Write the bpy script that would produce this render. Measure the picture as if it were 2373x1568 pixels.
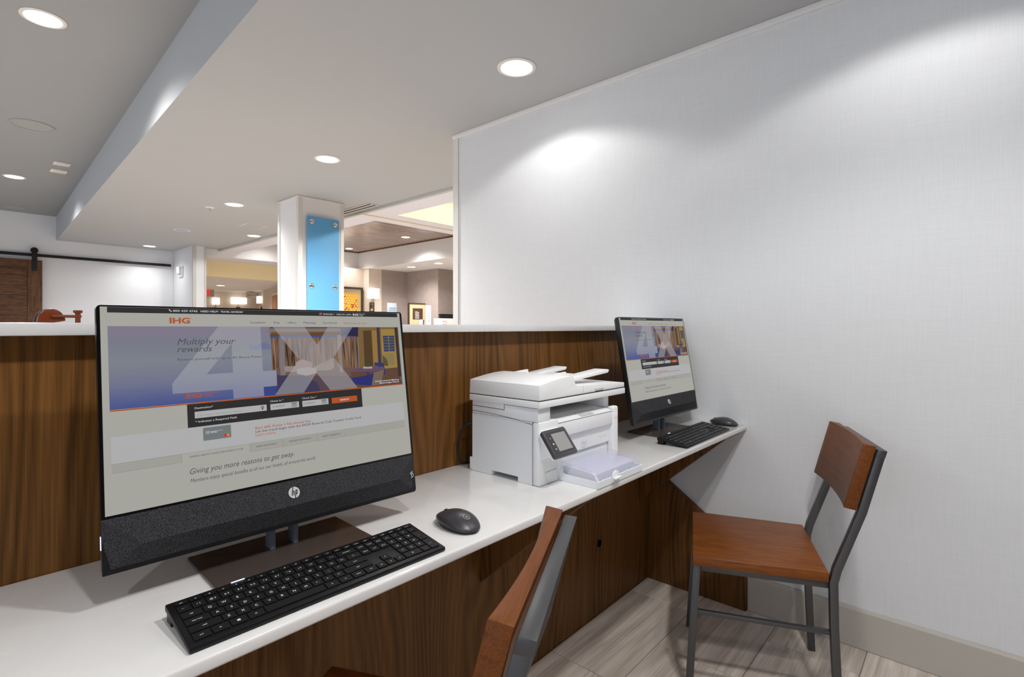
import bpy, bmesh, math, random
from mathutils import Vector, Matrix
random.seed(7)
scene = bpy.context.scene
for _o in list(bpy.data.objects):
    bpy.data.objects.remove(_o)
COL = scene.collection

# ------------------------------------------------------------------ camera
YAW = 0.7274                                   # view direction, from the desk axis (+X) towards +Y
cam_d = bpy.data.cameras.new('camera')
cam_d.sensor_width = 36.0
cam_d.lens = 1202.17 / 2373.0 * 36.0
cam_d.shift_y = -25.75 / 2373.0
cam_d.clip_start = 0.02
cam = bpy.data.objects.new('camera', cam_d)
COL.objects.link(cam)
cam.location = (0, 0, 1.22)
cam.rotation_euler = (math.pi / 2, 0, YAW - math.pi / 2)
scene.camera = cam

# ------------------------------------------------------------------ world, exposure
world = bpy.data.worlds.new('world')
scene.world = world
world.use_nodes = True
world.node_tree.nodes['Background'].inputs[0].default_value = (0.76, 0.82, 0.92, 1)
world.node_tree.nodes['Background'].inputs[1].default_value = 1.15
vs = scene.view_settings
vs.view_transform = 'Standard'
vs.look = 'None'
vs.gamma = 1.0
vs.exposure = 0.20
vs.use_curve_mapping = False

ZC, ZT = 2.515, 2.865                          # main ceiling, raised ceiling
LAMP_POWER = 125.0
LAMP_COLOR = (1.0, 0.98, 0.955)

# ------------------------------------------------------------------ helpers
def lin(c):
    return tuple((v / 12.92 if v <= 0.04045 else ((v + 0.055) / 1.055) ** 2.4) for v in (x / 255.0 for x in c))

class MB:
    def __init__(self):
        self.v, self.f, self.m = [], [], []
    def add(self, vs, fs, mi=0):
        o = len(self.v)
        self.v += [tuple(p) for p in vs]
        self.f += [tuple(i + o for i in f) for f in fs]
        self.m += [mi] * len(fs)
        return self
    def box(self, x0, x1, y0, y1, z0, z1, mi=0):
        vs = [(x0, y0, z0), (x1, y0, z0), (x1, y1, z0), (x0, y1, z0), (x0, y0, z1), (x1, y0, z1), (x1, y1, z1), (x0, y1, z1)]
        return self.add(vs, [(3, 2, 1, 0), (4, 5, 6, 7), (0, 1, 5, 4), (1, 2, 6, 5), (2, 3, 7, 6), (3, 0, 4, 7)], mi)
    def prism(self, pts, axis, a0, a1, mi=0):
        """polygon pts extruded along axis. axis 0: pts are (y,z); 1: (x,z); 2: (x,y)"""
        def mk(p, a):
            return (a, p[0], p[1]) if axis == 0 else ((p[0], a, p[1]) if axis == 1 else (p[0], p[1], a))
        n = len(pts)
        vs = [mk(p, a0) for p in pts] + [mk(p, a1) for p in pts]
        fs = [tuple(range(n))[::-1], tuple(range(n, 2 * n))]
        fs += [(i, (i + 1) % n, n + (i + 1) % n, n + i) for i in range(n)]
        return self.add(vs, fs, mi)
    def poly(self, pts, y=0.0, mi=0):
        """flat polygon in the xz plane facing -y"""
        return self.add([(p[0], y, p[1]) for p in pts], [tuple(range(len(pts)))], mi)
    def rect(self, x0, x1, z0, z1, y=0.0, mi=0):
        return self.poly([(x0, z0), (x1, z0), (x1, z1), (x0, z1)], y, mi)
    def disc(self, cx, cz, r, y=0.0, n=24, mi=0, ry=None):
        return self.poly([(cx + r * math.cos(2 * math.pi * i / n), cz + (ry or r) * math.sin(2 * math.pi * i / n)) for i in range(n)], y, mi)
    def loft(self, rings, cap=True, mi=0):
        n = len(rings[0]); o = []
        for r in rings: o += list(r)
        fs = []
        for k in range(len(rings) - 1):
            for i in range(n):
                j = (i + 1) % n
                fs.append((k * n + i, k * n + j, (k + 1) * n + j, (k + 1) * n + i))
        if cap:
            fs.append(tuple(range(n))[::-1]); fs.append(tuple((len(rings) - 1) * n + i for i in range(n)))
        return self.add(o, fs, mi)
    def lathe(self, prof, c=(0, 0, 0), n=32, mi=0, cap=True, axis=2):
        rings = []
        for r, h in prof:
            ring = []
            for i in range(n):
                a = 2 * math.pi * i / n
                p = (r * math.cos(a), r * math.sin(a), h)
                if axis == 1: p = (p[0], p[2], p[1])
                if axis == 0: p = (p[2], p[0], p[1])
                ring.append((c[0] + p[0], c[1] + p[1], c[2] + p[2]))
            rings.append(ring)
        return self.loft(rings, cap, mi)
    def cable(self, path, r, n=8, sub=6):
        p = [Vector(q) for q in path]; p = [p[0]] + p + [p[-1]]; out = []
        for k in range(1, len(p) - 2):
            for i in range(sub):
                u = i / sub; a, b, c, d = p[k - 1], p[k], p[k + 1], p[k + 2]
                out.append(0.5 * (2 * b + (c - a) * u + (2 * a - 5 * b + 4 * c - d) * u * u + (3 * b - a - 3 * c + d) * u ** 3))
        return self.tube(out + [p[-1]], r, n)
    def tube(self, path, r, n=8, mi=0):
        rings = []
        path = [Vector(p) for p in path]
        for k, p in enumerate(path):
            t = (path[min(k + 1, len(path) - 1)] - path[max(k - 1, 0)]).normalized()
            a = t.cross(Vector((0, 0, 1)))
            if a.length < 1e-3: a = t.cross(Vector((1, 0, 0)))
            a.normalize(); b = t.cross(a)
            rings.append([tuple(p + a * r * math.cos(2 * math.pi * i / n) + b * r * math.sin(2 * math.pi * i / n)) for i in range(n)])
        return self.loft(rings, True, mi)

def mesh(mb, name, mats, bevel=0.0, seg=2, smooth=False, angle=35):
    bm = bmesh.new()
    vs = [bm.verts.new(p) for p in mb.v]
    for f, mi in zip(mb.f, mb.m):
        try:
            fc = bm.faces.new([vs[i] for i in f]); fc.material_index = mi
        except ValueError:
            pass
    if len(mb.f) > 1 and (bevel or smooth or any(len(f) > 2 for f in mb.f)):
        closed = all(len(e.link_faces) == 2 for e in bm.edges)
        if closed: bmesh.ops.recalc_face_normals(bm, faces=bm.faces)
    if bevel:
        es = [e for e in bm.edges if len(e.link_faces) == 2 and e.calc_face_angle(0) > math.radians(30)]
        bmesh.ops.bevel(bm, geom=es, offset=bevel, segments=seg, profile=0.5, affect='EDGES', clamp_overlap=True)
    me = bpy.data.meshes.new(name)
    bm.to_mesh(me); bm.free()
    for m in (mats if isinstance(mats, (list, tuple)) else [mats]): me.materials.append(m)
    if smooth or bevel:
        me.polygons.foreach_set('use_smooth', [True] * len(me.polygons))
        me.set_sharp_from_angle(angle=math.radians(angle))
    return me

def obj(name, mb, mats, parent=None, loc=(0, 0, 0), rot=(0, 0, 0), **kw):
    me = mb if isinstance(mb, bpy.types.Mesh) else mesh(mb, name, mats, **kw)
    o = bpy.data.objects.new(name, me)
    COL.objects.link(o)
    o.location = loc; o.rotation_euler = rot
    if parent: o.parent = parent
    return o

def tag(o, label, cat, group=None):
    o['label'] = label; o['category'] = cat
    if group: o['group'] = group
    return o

def thing(name, label, cat, loc=(0, 0, 0), rz=0.0, group=None):
    o = bpy.data.objects.new(name, None)
    COL.objects.link(o)
    o.empty_display_size = 0.05
    o.location = loc; o.rotation_euler = (0, 0, rz)
    return tag(o, label, cat, group)

def struct(name, mb, mats, **kw):
    o = obj(name, mb, mats, **kw)
    o['kind'] = 'structure'
    return o

def dup(root, loc, rz, label, group=None):
    r = root.copy(); COL.objects.link(r)
    r.location = loc; r.rotation_euler = (0, 0, rz); r['label'] = label
    if group: r['group'] = group
    kids = {}
    for ch in root.children:
        kids.setdefault(ch, None)
    for ch in list(root.children):
        c = ch.copy(); COL.objects.link(c); c.parent = r
        for g in list(ch.children):
            d = g.copy(); COL.objects.link(d); d.parent = c
    return r

# ------------------------------------------------------------------ lettering
_tc = {}
def text_geo(s, shear=0.0, bold=0.0, space=1.0):
    k = (s, shear, bold, space)
    if k not in _tc:
        cu = bpy.data.curves.new('lettering', 'FONT')
        cu.body = s; cu.size = 1.0; cu.shear = shear; cu.offset = bold; cu.space_character = space
        cu.resolution_u = 3
        to = bpy.data.objects.new('lettering', cu); COL.objects.link(to)
        bpy.context.view_layer.update()
        me = bpy.data.meshes.new_from_object(to.evaluated_get(bpy.context.evaluated_depsgraph_get()))
        vs = [(v.co.x, v.co.y) for v in me.vertices]; fs = [tuple(p.vertices) for p in me.polygons]
        # make every face look towards -y once laid into xz
        out = []
        for f in fs:
            a = sum(vs[f[i]][0] * vs[f[(i + 1) % len(f)]][1] - vs[f[(i + 1) % len(f)]][0] * vs[f[i]][1] for i in range(len(f)))
            out.append(f if a > 0 else f[::-1])
        bpy.data.objects.remove(to); bpy.data.meshes.remove(me); bpy.data.curves.remove(cu)
        _tc[k] = (vs, out)
    return _tc[k]

def text(mb, s, x0, x1, z, y=0.0, mi=0, shear=0.0, bold=0.0, h=None, space=1.0, map3=None):
    """text from x0 to x1 with its baseline at z, in the xz plane; h squeezes the height"""
    vs, fs = text_geo(s, shear, bold, space)
    if not vs: return mb
    a = min(v[0] for v in vs); b = max(v[0] for v in vs)
    sc = (x1 - x0) / max(b - a, 1e-6)
    sz = sc if h is None else h / max(max(v[1] for v in vs), 1e-6)
    pts = [((x0 + (v[0] - a) * sc), z + v[1] * sz) for v in vs]
    P = [map3(p) for p in pts] if map3 else [(p[0], y, p[1]) for p in pts]
    return mb.add(P, fs, mi)

# ------------------------------------------------------------------ materials
def new_mat(name):
    m = bpy.data.materials.new(name); m.use_nodes = True
    nt = m.node_tree
    return m, nt, nt.nodes['Principled BSDF']

def plain(name, c, rough=0.5, metal=0.0, spec=0.5, emis=None, es=1.0, alpha=1.0, coat=0.0):
    m, nt, b = new_mat(name)
    b.inputs['Base Color'].default_value = (*lin(c), 1)
    b.inputs['Roughness'].default_value = rough
    b.inputs['Metallic'].default_value = metal
    b.inputs['Specular IOR Level'].default_value = spec
    b.inputs['Coat Weight'].default_value = coat
    if emis:
        b.inputs['Emission Color'].default_value = (*lin(emis), 1)
        b.inputs['Emission Strength'].default_value = es
    b.inputs['Alpha'].default_value = alpha
    return m

_scr = {}
def scr(c, alpha=1.0):
    """a colour shown by a lit screen"""
    k = (tuple(c), alpha)
    if k not in _scr:
        _scr[k] = plain('screen_colour', (4, 4, 4), 0.5, spec=0.15, emis=c, es=0.85, alpha=alpha)
    return _scr[k]

def N(nt, kind, **props):
    n = nt.nodes.new(kind)
    for k, v in props.items(): setattr(n, k, v)
    return n

def noise_col(nt, vec, scale, c0, c1, p0=0.35, p1=0.65, detail=4.0, dist=0.0, rough=0.5):
    n = N(nt, 'ShaderNodeTexNoise'); n.inputs['Scale'].default_value = scale; n.inputs['Detail'].default_value = detail
    n.inputs['Distortion'].default_value = dist; n.inputs['Roughness'].default_value = rough
    nt.links.new(vec, n.inputs['Vector'])
    r = N(nt, 'ShaderNodeValToRGB')
    r.color_ramp.elements[0].position = p0; r.color_ramp.elements[1].position = p1
    r.color_ramp.elements[0].color = (*c0, 1); r.color_ramp.elements[1].color = (*c1, 1)
    nt.links.new(n.outputs['Fac'], r.inputs['Fac'])
    return n, r

def mapped(nt, scale, loc=None, rot=(0, 0, 0), rnd=0.0, coord='Object'):
    t = N(nt, 'ShaderNodeTexCoord'); mp = N(nt, 'ShaderNodeMapping')
    mp.inputs['Scale'].default_value = scale; mp.inputs['Rotation'].default_value = rot
    nt.links.new(t.outputs[coord], mp.inputs['Vector'])
    if rnd:
        oi = N(nt, 'ShaderNodeObjectInfo'); mu = N(nt, 'ShaderNodeMath', operation='MULTIPLY'); mu.inputs[1].default_value = rnd
        nt.links.new(oi.outputs['Random'], mu.inputs[0])
        cb = N(nt, 'ShaderNodeCombineXYZ')
        for i in range(3): nt.links.new(mu.outputs[0], cb.inputs[i])
        nt.links.new(cb.outputs[0], mp.inputs['Location'])
    return mp.outputs['Vector']

def mix(nt, a, b, fac, mode='MIX'):
    m = N(nt, 'ShaderNodeMix', data_type='RGBA', blend_type=mode)
    for s, k in ((a, 6), (b, 7)):
        if isinstance(s, tuple): m.inputs[k].default_value = (*s, 1)
        else: nt.links.new(s, m.inputs[k])
    if isinstance(fac, (int, float)): m.inputs[0].default_value = fac
    else: nt.links.new(fac, m.inputs[0])
    return m.outputs[2]

def bump(nt, b, h, strength=0.1, dist=0.002):
    n = N(nt, 'ShaderNodeBump'); n.inputs['Strength'].default_value = strength; n.inputs['Distance'].default_value = dist
    nt.links.new(h, n.inputs['Height']); nt.links.new(n.outputs['Normal'], b.inputs['Normal'])

def wood(name, dark, mid, light, scale, rough=0.35, streak=1.0, spec=0.4, rnd=0.0, wav=True, coat=0.0):
    """scale: noise frequency per axis, small along the grain"""
    m, nt, b = new_mat(name)
    v = mapped(nt, scale, rnd=rnd)
    n1, r1 = noise_col(nt, v, 1.0, lin(dark), lin(mid), 0.30, 0.62, 3.0, 0.4)
    v2 = mapped(nt, tuple(s * 4.3 for s in scale), rnd=rnd)
    n2, r2 = noise_col(nt, v2, 1.0, (0, 0, 0), (1, 1, 1), 0.42, 0.72, 5.0, 0.2, 0.6)
    c = mix(nt, r1.outputs['Color'], lin(light), r2.outputs['Color'])
    v3 = mapped(nt, tuple(s * 11 for s in scale), rnd=rnd)
    n3, r3 = noise_col(nt, v3, 1.0, (0.55, 0.55, 0.55), (1.08, 1.08, 1.08), 0.3, 0.6, 3.0)
    c = mix(nt, c, r3.outputs['Color'], streak, 'MULTIPLY')
    nt.links.new(c, b.inputs['Base Color'])
    b.inputs['Roughness'].default_value = rough; b.inputs['Specular IOR Level'].default_value = spec
    b.inputs['Coat Weight'].default_value = coat; b.inputs['Coat Roughness'].default_value = 0.25
    bump(nt, b, n3.outputs['Fac'], 0.08, 0.001)
    return m

def veneer(name, dark, mid, light, rough=0.38, spec=0.2):
    m, nt, b = new_mat(name)
    t = N(nt, 'ShaderNodeTexCoord'); sp = N(nt, 'ShaderNodeSeparateXYZ'); nt.links.new(t.outputs['Object'], sp.inputs[0])
    u = N(nt, 'ShaderNodeMath', operation='ADD'); nt.links.new(sp.outputs['X'], u.inputs[0]); nt.links.new(sp.outputs['Y'], u.inputs[1])
    n1 = N(nt, 'ShaderNodeTexNoise'); n1.inputs['Scale'].default_value = 1.0; n1.inputs['Detail'].default_value = 2.0
    nt.links.new(mapped(nt, (3.2, 3.2, 0.55)), n1.inputs['Vector'])
    f = N(nt, 'ShaderNodeMath', operation='MULTIPLY_ADD'); f.inputs[1].default_value = 0.55; nt.links.new(n1.outputs['Fac'], f.inputs[0]); nt.links.new(u.outputs[0], f.inputs[2])
    k = N(nt, 'ShaderNodeMath', operation='MULTIPLY'); k.inputs[1].default_value = 240.0; nt.links.new(f.outputs[0], k.inputs[0])
    s = N(nt, 'ShaderNodeMath', operation='SINE'); nt.links.new(k.outputs[0], s.inputs[0])
    r = N(nt, 'ShaderNodeMapRange'); r.inputs[1].default_value = -1; r.inputs[2].default_value = 1; nt.links.new(s.outputs[0], r.inputs[0])
    c = mix(nt, lin(mid), lin(dark), r.outputs[0])
    n2, r2 = noise_col(nt, mapped(nt, (24, 24, 0.7)), 1.0, (0, 0, 0), (1, 1, 1), 0.36, 0.68, 3.0, 0.3)
    c = mix(nt, c, lin(light), mix(nt, (0, 0, 0), r2.outputs['Color'], 0.7))
    n3, r3 = noise_col(nt, mapped(nt, (420, 420, 5)), 1.0, (0.62, 0.60, 0.58), (1.08, 1.08, 1.08), 0.34, 0.60, 2.0)
    c = mix(nt, c, r3.outputs['Color'], 0.7, 'MULTIPLY')
    nt.links.new(c, b.inputs['Base Color'])
    b.inputs['Roughness'].default_value = rough; b.inputs['Specular IOR Level'].default_value = spec
    bump(nt, b, n3.outputs['Fac'], 0.05, 0.0006)
    return m

def linen(name, c, amt=0.05, f=330.0):
    m, nt, b = new_mat(name)
    hi = tuple(min(1, x * (1 + amt)) for x in lin(c)); lo = tuple(x * (1 - amt) for x in lin(c))
    n1, r1 = noise_col(nt, mapped(nt, (f, f, 9.0)), 1.0, lo, hi, 0.35, 0.65, 2.0)
    n2, r2 = noise_col(nt, mapped(nt, (9.0, 9.0, f)), 1.0, lo, hi, 0.35, 0.65, 2.0)
    c2 = mix(nt, r1.outputs['Color'], r2.outputs['Color'], 0.5)
    nt.links.new(c2, b.inputs['Base Color'])
    b.inputs['Roughness'].default_value = 0.75; b.inputs['Specular IOR Level'].default_value = 0.25
    ad = N(nt, 'ShaderNodeMath', operation='ADD')
    nt.links.new(n1.outputs['Fac'], ad.inputs[0]); nt.links.new(n2.outputs['Fac'], ad.inputs[1])
    bump(nt, b, ad.outputs[0], 0.12, 0.001)
    return m

def paint(name, c, rough=0.8, peel=0.06):
    m, nt, b = new_mat(name)
    b.inputs['Base Color'].default_value = (*lin(c), 1); b.inputs['Roughness'].default_value = rough
    b.inputs['Specular IOR Level'].default_value = 0.3
    n = N(nt, 'ShaderNodeTexNoise'); n.inputs['Scale'].default_value = 90; n.inputs['Detail'].default_value = 3
    nt.links.new(mapped(nt, (1, 1, 1)), n.inputs['Vector'])
    bump(nt, b, n.outputs['Fac'], peel, 0.003)
    return m

def quartz(name, c):
    m, nt, b = new_mat(name)
    n1, r1 = noise_col(nt, mapped(nt, (1, 1, 1)), 7.0, tuple(x * 0.95 for x in lin(c)), tuple(min(1, x * 1.03) for x in lin(c)), 0.3, 0.7, 6.0, 0.6)
    n2, r2 = noise_col(nt, mapped(nt, (1, 2.2, 1), rot=(0, 0, 0.5)), 9.0, (0, 0, 0), (1, 1, 1), 0.66, 0.74, 6.0, 1.6)
    c2 = mix(nt, r1.outputs['Color'], (0.86, 0.86, 0.86), r2.outputs['Color'])
    nt.links.new(c2, b.inputs['Base Color'])
    b.inputs['Roughness'].default_value = 0.13; b.inputs['Specular IOR Level'].default_value = 0.5
    return m

def fabric_dots(name):
    m, nt, b = new_mat(name)
    t = N(nt, 'ShaderNodeTexCoord'); sp = N(nt, 'ShaderNodeSeparateXYZ'); nt.links.new(t.outputs['Object'], sp.inputs[0])
    def sine(sock1, sock2, k, sgn):
        a = N(nt, 'ShaderNodeMath', operation='ADD' if sgn > 0 else 'SUBTRACT')
        nt.links.new(sock1, a.inputs[0]); nt.links.new(sock2, a.inputs[1])
        mu = N(nt, 'ShaderNodeMath', operation='MULTIPLY'); mu.inputs[1].default_value = k; nt.links.new(a.outputs[0], mu.inputs[0])
        s = N(nt, 'ShaderNodeMath', operation='SINE'); nt.links.new(mu.outputs[0], s.inputs[0]); return s.outputs[0]
    s1 = sine(sp.outputs['X'], sp.outputs['Z'], 2200, 1); s2 = sine(sp.outputs['X'], sp.outputs['Z'], 2200, -1)
    pr = N(nt, 'ShaderNodeMath', operation='MULTIPLY'); nt.links.new(s1, pr.inputs[0]); nt.links.new(s2, pr.inputs[1])
    r = N(nt, 'ShaderNodeValToRGB'); nz = N(nt, 'ShaderNodeTexNoise'); nz.inputs['Scale'].default_value = 900; nz.inputs['Detail'].default_value = 1
    nt.links.new(t.outputs['Object'], nz.inputs['Vector'])
    sm = N(nt, 'ShaderNodeMath', operation='MULTIPLY_ADD'); sm.inputs[1].default_value = 0.35; nt.links.new(pr.outputs[0], sm.inputs[0]); nt.links.new(nz.outputs['Fac'], sm.inputs[2])
    r.color_ramp.elements[0].position = 0.38; r.color_ramp.elements[1].position = 0.95
    r.color_ramp.elements[0].color = (*lin((13, 13, 15)), 1); r.color_ramp.elements[1].color = (*lin((104, 104, 108)), 1)
    nt.links.new(sm.outputs[0], r.inputs['Fac'])
    nt.links.new(r.outputs['Color'], b.inputs['Base Color'])
    b.inputs['Roughness'].default_value = 0.85; b.inputs['Specular IOR Level'].default_value = 0.15
    bump(nt, b, pr.outputs[0], 0.25, 0.0004)
    return m

M = {}
M['wall'] = linen('white_linen_wallcovering', (226, 228, 230), 0.03)
M['wall_far'] = linen('pale_wallcovering', (222, 224, 228), 0.02)
M['back'] = linen('brown_wallcovering', (104, 92, 84), 0.05)  # dark tone chosen to weaken bounce from the unseen back wall
M['taupe'] = linen('taupe_wallcovering', (168, 154, 148), 0.10, 60.0)
M['beige_wall'] = paint('beige_wall_paint', (222, 208, 192))
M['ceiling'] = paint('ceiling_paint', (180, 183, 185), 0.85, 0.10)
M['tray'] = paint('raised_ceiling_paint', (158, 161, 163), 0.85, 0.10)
M['white_paint'] = paint('white_paint', (232, 232, 232))
M['lav'] = paint('pale_beam_paint', (232, 233, 242))
M['cream'] = paint('cream_recess_paint', (246, 232, 206))
M['yellow'] = paint('yellow_soffit_paint', (255, 236, 190))
M['trim'] = plain('grey_trim', (226, 224, 219), 0.5)
M['trim_dk'] = plain('mid_grey_trim', (192, 192, 188), 0.5)
M['base'] = plain('greige_baseboard', (190, 185, 176), 0.4)
M['quartz'] = quartz('white_quartz', (234, 233, 232))
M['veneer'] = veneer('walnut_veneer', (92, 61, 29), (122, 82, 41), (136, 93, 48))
M['veneer_dk'] = veneer('walnut_veneer_panel', (80, 52, 25), (112, 76, 38), (126, 86, 45))  # darker walnut; on under-desk pieces the shade is in the colour
M['chair_wood'] = wood('stained_beech', (104, 56, 20), (126, 70, 27), (142, 84, 36), (26, 3.0, 26), 0.36, 0.2, 0.25, coat=0.0)
M['steel'] = plain('brushed_grey_steel', (88, 88, 90), 0.38, 0.7)
M['black'] = plain('black_plastic', (22, 22, 24), 0.35)
M['black_gloss'] = plain('black_glass', (14, 14, 15), 0.12)
M['black_key'] = plain('black_key_plastic', (16, 16, 19), 0.42, spec=0.3)
M['kb_body'] = plain('black_keyboard_body', (20, 19, 21), 0.40, spec=0.3)
M['base_metal'] = plain('dark_bronze_metal', (76, 67, 63), 0.2, 0.1)
M['neck'] = plain('slate_blue_metal', (122, 134, 148), 0.35, 0.2)
M['fabric'] = fabric_dots('speaker_fabric')
M['logo'] = plain('silver_logo', (225, 228, 228), 0.3, 0.3)
M['legend'] = plain('white_legend', (235, 236, 240), 0.5)
M['mouse'] = plain('charcoal_mouse_plastic', (58, 56, 60), 0.34)
M['mouse_dk'] = plain('black_mouse_base', (26, 26, 27), 0.4)
M['pr'] = plain('white_printer_plastic', (248, 249, 250), 0.42, spec=0.35)
M['pr2'] = plain('cool_white_plastic', (242, 246, 250), 0.42, spec=0.35)
M['pr_in'] = plain('pale_grey_plastic', (206, 206, 206), 0.5)
M['seam'] = plain('dark_seam', (60, 62, 64), 0.7)
M['panel'] = plain('charcoal_panel', (72, 68, 72), 0.35)
M['lcd'] = plain('grey_lcd', (150, 150, 150), 0.25, emis=(70, 70, 70), es=0.4)
M['paper'] = plain('white_paper', (240, 240, 243), 0.8)
M['cable'] = plain('black_cable', (18, 18, 18), 0.5)
M['lens'] = plain('lit_lamp_lens', (255, 255, 255), 0.5, emis=(255, 252, 246), es=6.0)
M['lens_off'] = plain('unlit_violet_lens', (150, 150, 205), 0.4)
M['shade'] = plain('lit_lamp_shade', (255, 255, 255), 0.8, emis=(255, 250, 242), es=1.05)
M['chrome'] = plain('chrome', (215, 216, 218), 0.15, 1.0)
M['iron'] = plain('black_iron', (34, 32, 36), 0.45, 0.5)
M['barn'] = wood('weathered_brown_wood', (52, 34, 24), (92, 62, 42), (120, 84, 56), (3.0, 30, 30), 0.6, 0.5, 0.3, rnd=9.0)
M['barn_v'] = wood('weathered_brown_stile', (56, 38, 26), (98, 66, 44), (120, 84, 56), (30, 30, 3.0), 0.6, 0.5, 0.3)
M['blue'] = plain('sky_blue_glass', (104, 172, 220), 0.5, spec=0.2)
M['orange_door'] = plain('orange_brown_door', (196, 116, 30), 0.4)
M['grille'] = plain('grey_speaker_grille', (160, 164, 162), 0.7)
M['vent_dk'] = plain('dark_vent_slot', (70, 66, 66), 0.7)
M['plank'] = wood('ceiling_plank_wood', (118, 98, 88), (160, 138, 126), (184, 162, 148), (0.8, 14, 14), 0.2, 0.5, 0.5, rnd=7.0)
M['frame_dk'] = plain('dark_bronze_frame', (66, 52, 40), 0.4)
M['mat_board'] = plain('tan_mat_board', (206, 186, 150), 0.7)
M['red_sign'] = plain('lit_red_sign', (200, 10, 20), 0.5, emis=(255, 20, 30), es=1.2)
M['red_print'] = plain('red_sign_print', (224, 60, 70), 0.6)
M['sign_grey'] = plain('beige_sign_plate', (178, 168, 156), 0.5)
M['blue_print'] = plain('blue_print', (120, 150, 205), 0.7)
M['sign_pale'] = plain('pale_blue_sign', (216, 232, 238), 0.5)
M['grey_print'] = plain('grey_print', (140, 142, 146), 0.7)
M['brown_gloss'] = plain('polished_brown_wood', (122, 54, 20), 0.3)
M['led'] = plain('white_led', (255, 255, 255), 0.4, emis=(190, 212, 255), es=0.9)
M['led_blue'] = plain('blue_led', (30, 60, 200), 0.4, emis=(60, 110, 255), es=1.0)

def floor_mat():
    m, nt, b = new_mat('wood_look_tile')
    v = mapped(nt, (1.6, 26, 26), rnd=11.0)
    n1, r1 = noise_col(nt, v, 1.0, lin((190, 177, 165)), lin((226, 215, 205)), 0.32, 0.66, 4.0, 0.7)
    n2, r2 = noise_col(nt, mapped(nt, (4, 120, 120), rnd=5.0), 1.0, (0.80, 0.78, 0.76), (1.04, 1.04, 1.04), 0.34, 0.56, 3.0, 0.3)
    c = mix(nt, r1.outputs['Color'], r2.outputs['Color'], 0.8, 'MULTIPLY')
    nt.links.new(c, b.inputs['Base Color'])
    b.inputs['Roughness'].default_value = 0.42
    bump(nt, b, n2.outputs['Fac'], 0.08, 0.001)
    return m
M['tile'] = floor_mat()
M['grout'] = plain('grey_grout', (128, 120, 112), 0.9)

def clear_plastic():
    m = bpy.data.materials.new('clear_lilac_plastic'); m.use_nodes = True
    nt = m.node_tree; nt.nodes.clear()
    o = N(nt, 'ShaderNodeOutputMaterial'); t = N(nt, 'ShaderNodeBsdfTransparent'); g = N(nt, 'ShaderNodeBsdfGlossy'); d = N(nt, 'ShaderNodeBsdfDiffuse')
    t.inputs[0].default_value = (*lin((248, 248, 253)), 1); g.inputs['Roughness'].default_value = 0.15
    g.inputs[0].default_value = (0.9, 0.9, 0.95, 1); d.inputs[0].default_value = (*lin((226, 226, 236)), 1)
    m1 = N(nt, 'ShaderNodeMixShader'); m1.inputs[0].default_value = 0.10; nt.links.new(t.outputs[0], m1.inputs[1]); nt.links.new(d.outputs[0], m1.inputs[2])
    m2 = N(nt, 'ShaderNodeMixShader'); m2.inputs[0].default_value = 0.05; nt.links.new(m1.outputs[0], m2.inputs[1]); nt.links.new(g.outputs[0], m2.inputs[2])
    nt.links.new(m2.outputs[0], o.inputs[0])
    return m
M['clear'] = clear_plastic()

def sea_mat():
    m, nt, b = new_mat('screen_sea_picture')
    t = N(nt, 'ShaderNodeTexCoord'); sp = N(nt, 'ShaderNodeSeparateXYZ'); nt.links.new(t.outputs['Object'], sp.inputs[0])
    mr = N(nt, 'ShaderNodeMapRange'); mr.inputs[1].default_value = 0.243; mr.inputs[2].default_value = 0.375; nt.links.new(sp.outputs['Z'], mr.inputs[0])
    n = N(nt, 'ShaderNodeTexNoise'); n.inputs['Scale'].default_value = 1.0; n.inputs['Detail'].default_value = 4
    nt.links.new(mapped(nt, (18, 18, 160)), n.inputs['Vector'])
    mu = N(nt, 'ShaderNodeMath', operation='MULTIPLY_ADD'); mu.inputs[1].default_value = 0.10; nt.links.new(n.outputs['Fac'], mu.inputs[0]); nt.links.new(mr.outputs[0], mu.inputs[2])
    r = N(nt, 'ShaderNodeValToRGB'); e = r.color_ramp.elements
    stops = [(0.04, (64, 80, 138)), (0.16, (84, 92, 138)), (0.36, (110, 115, 140)), (0.62, (124, 128, 138)), (0.86, (118, 120, 134)), (1.02, (126, 118, 136))]
    e[0].position, e[0].color = stops[0][0], (*lin(stops[0][1]), 1)
    e[1].position, e[1].color = 1.0, (*lin(stops[-1][1]), 1)
    for p, c in stops[1:-1]:
        x = e.new(p); x.color = (*lin(c), 1)
    nt.links.new(mu.outputs[0], r.inputs['Fac'])
    b.inputs['Base Color'].default_value = (0.003, 0.003, 0.003, 1); b.inputs['Specular IOR Level'].default_value = 0.15
    nt.links.new(r.outputs['Color'], b.inputs['Emission Color']); b.inputs['Emission Strength'].default_value = 0.85
    return m
M['sea'] = sea_mat()

def slat_mat():
    m, nt, b = new_mat('screen_slat_picture')
    n, r = noise_col(nt, mapped(nt, (330, 1, 14)), 1.0, lin((52, 30, 16)), lin((150, 118, 96)), 0.36, 0.66, 4.0)
    b.inputs['Base Color'].default_value = (0.003, 0.003, 0.003, 1); b.inputs['Specular IOR Level'].default_value = 0.15
    nt.links.new(r.outputs['Color'], b.inputs['Emission Color']); b.inputs['Emission Strength'].default_value = 0.85
    return m
M['slats'] = slat_mat()

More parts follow.
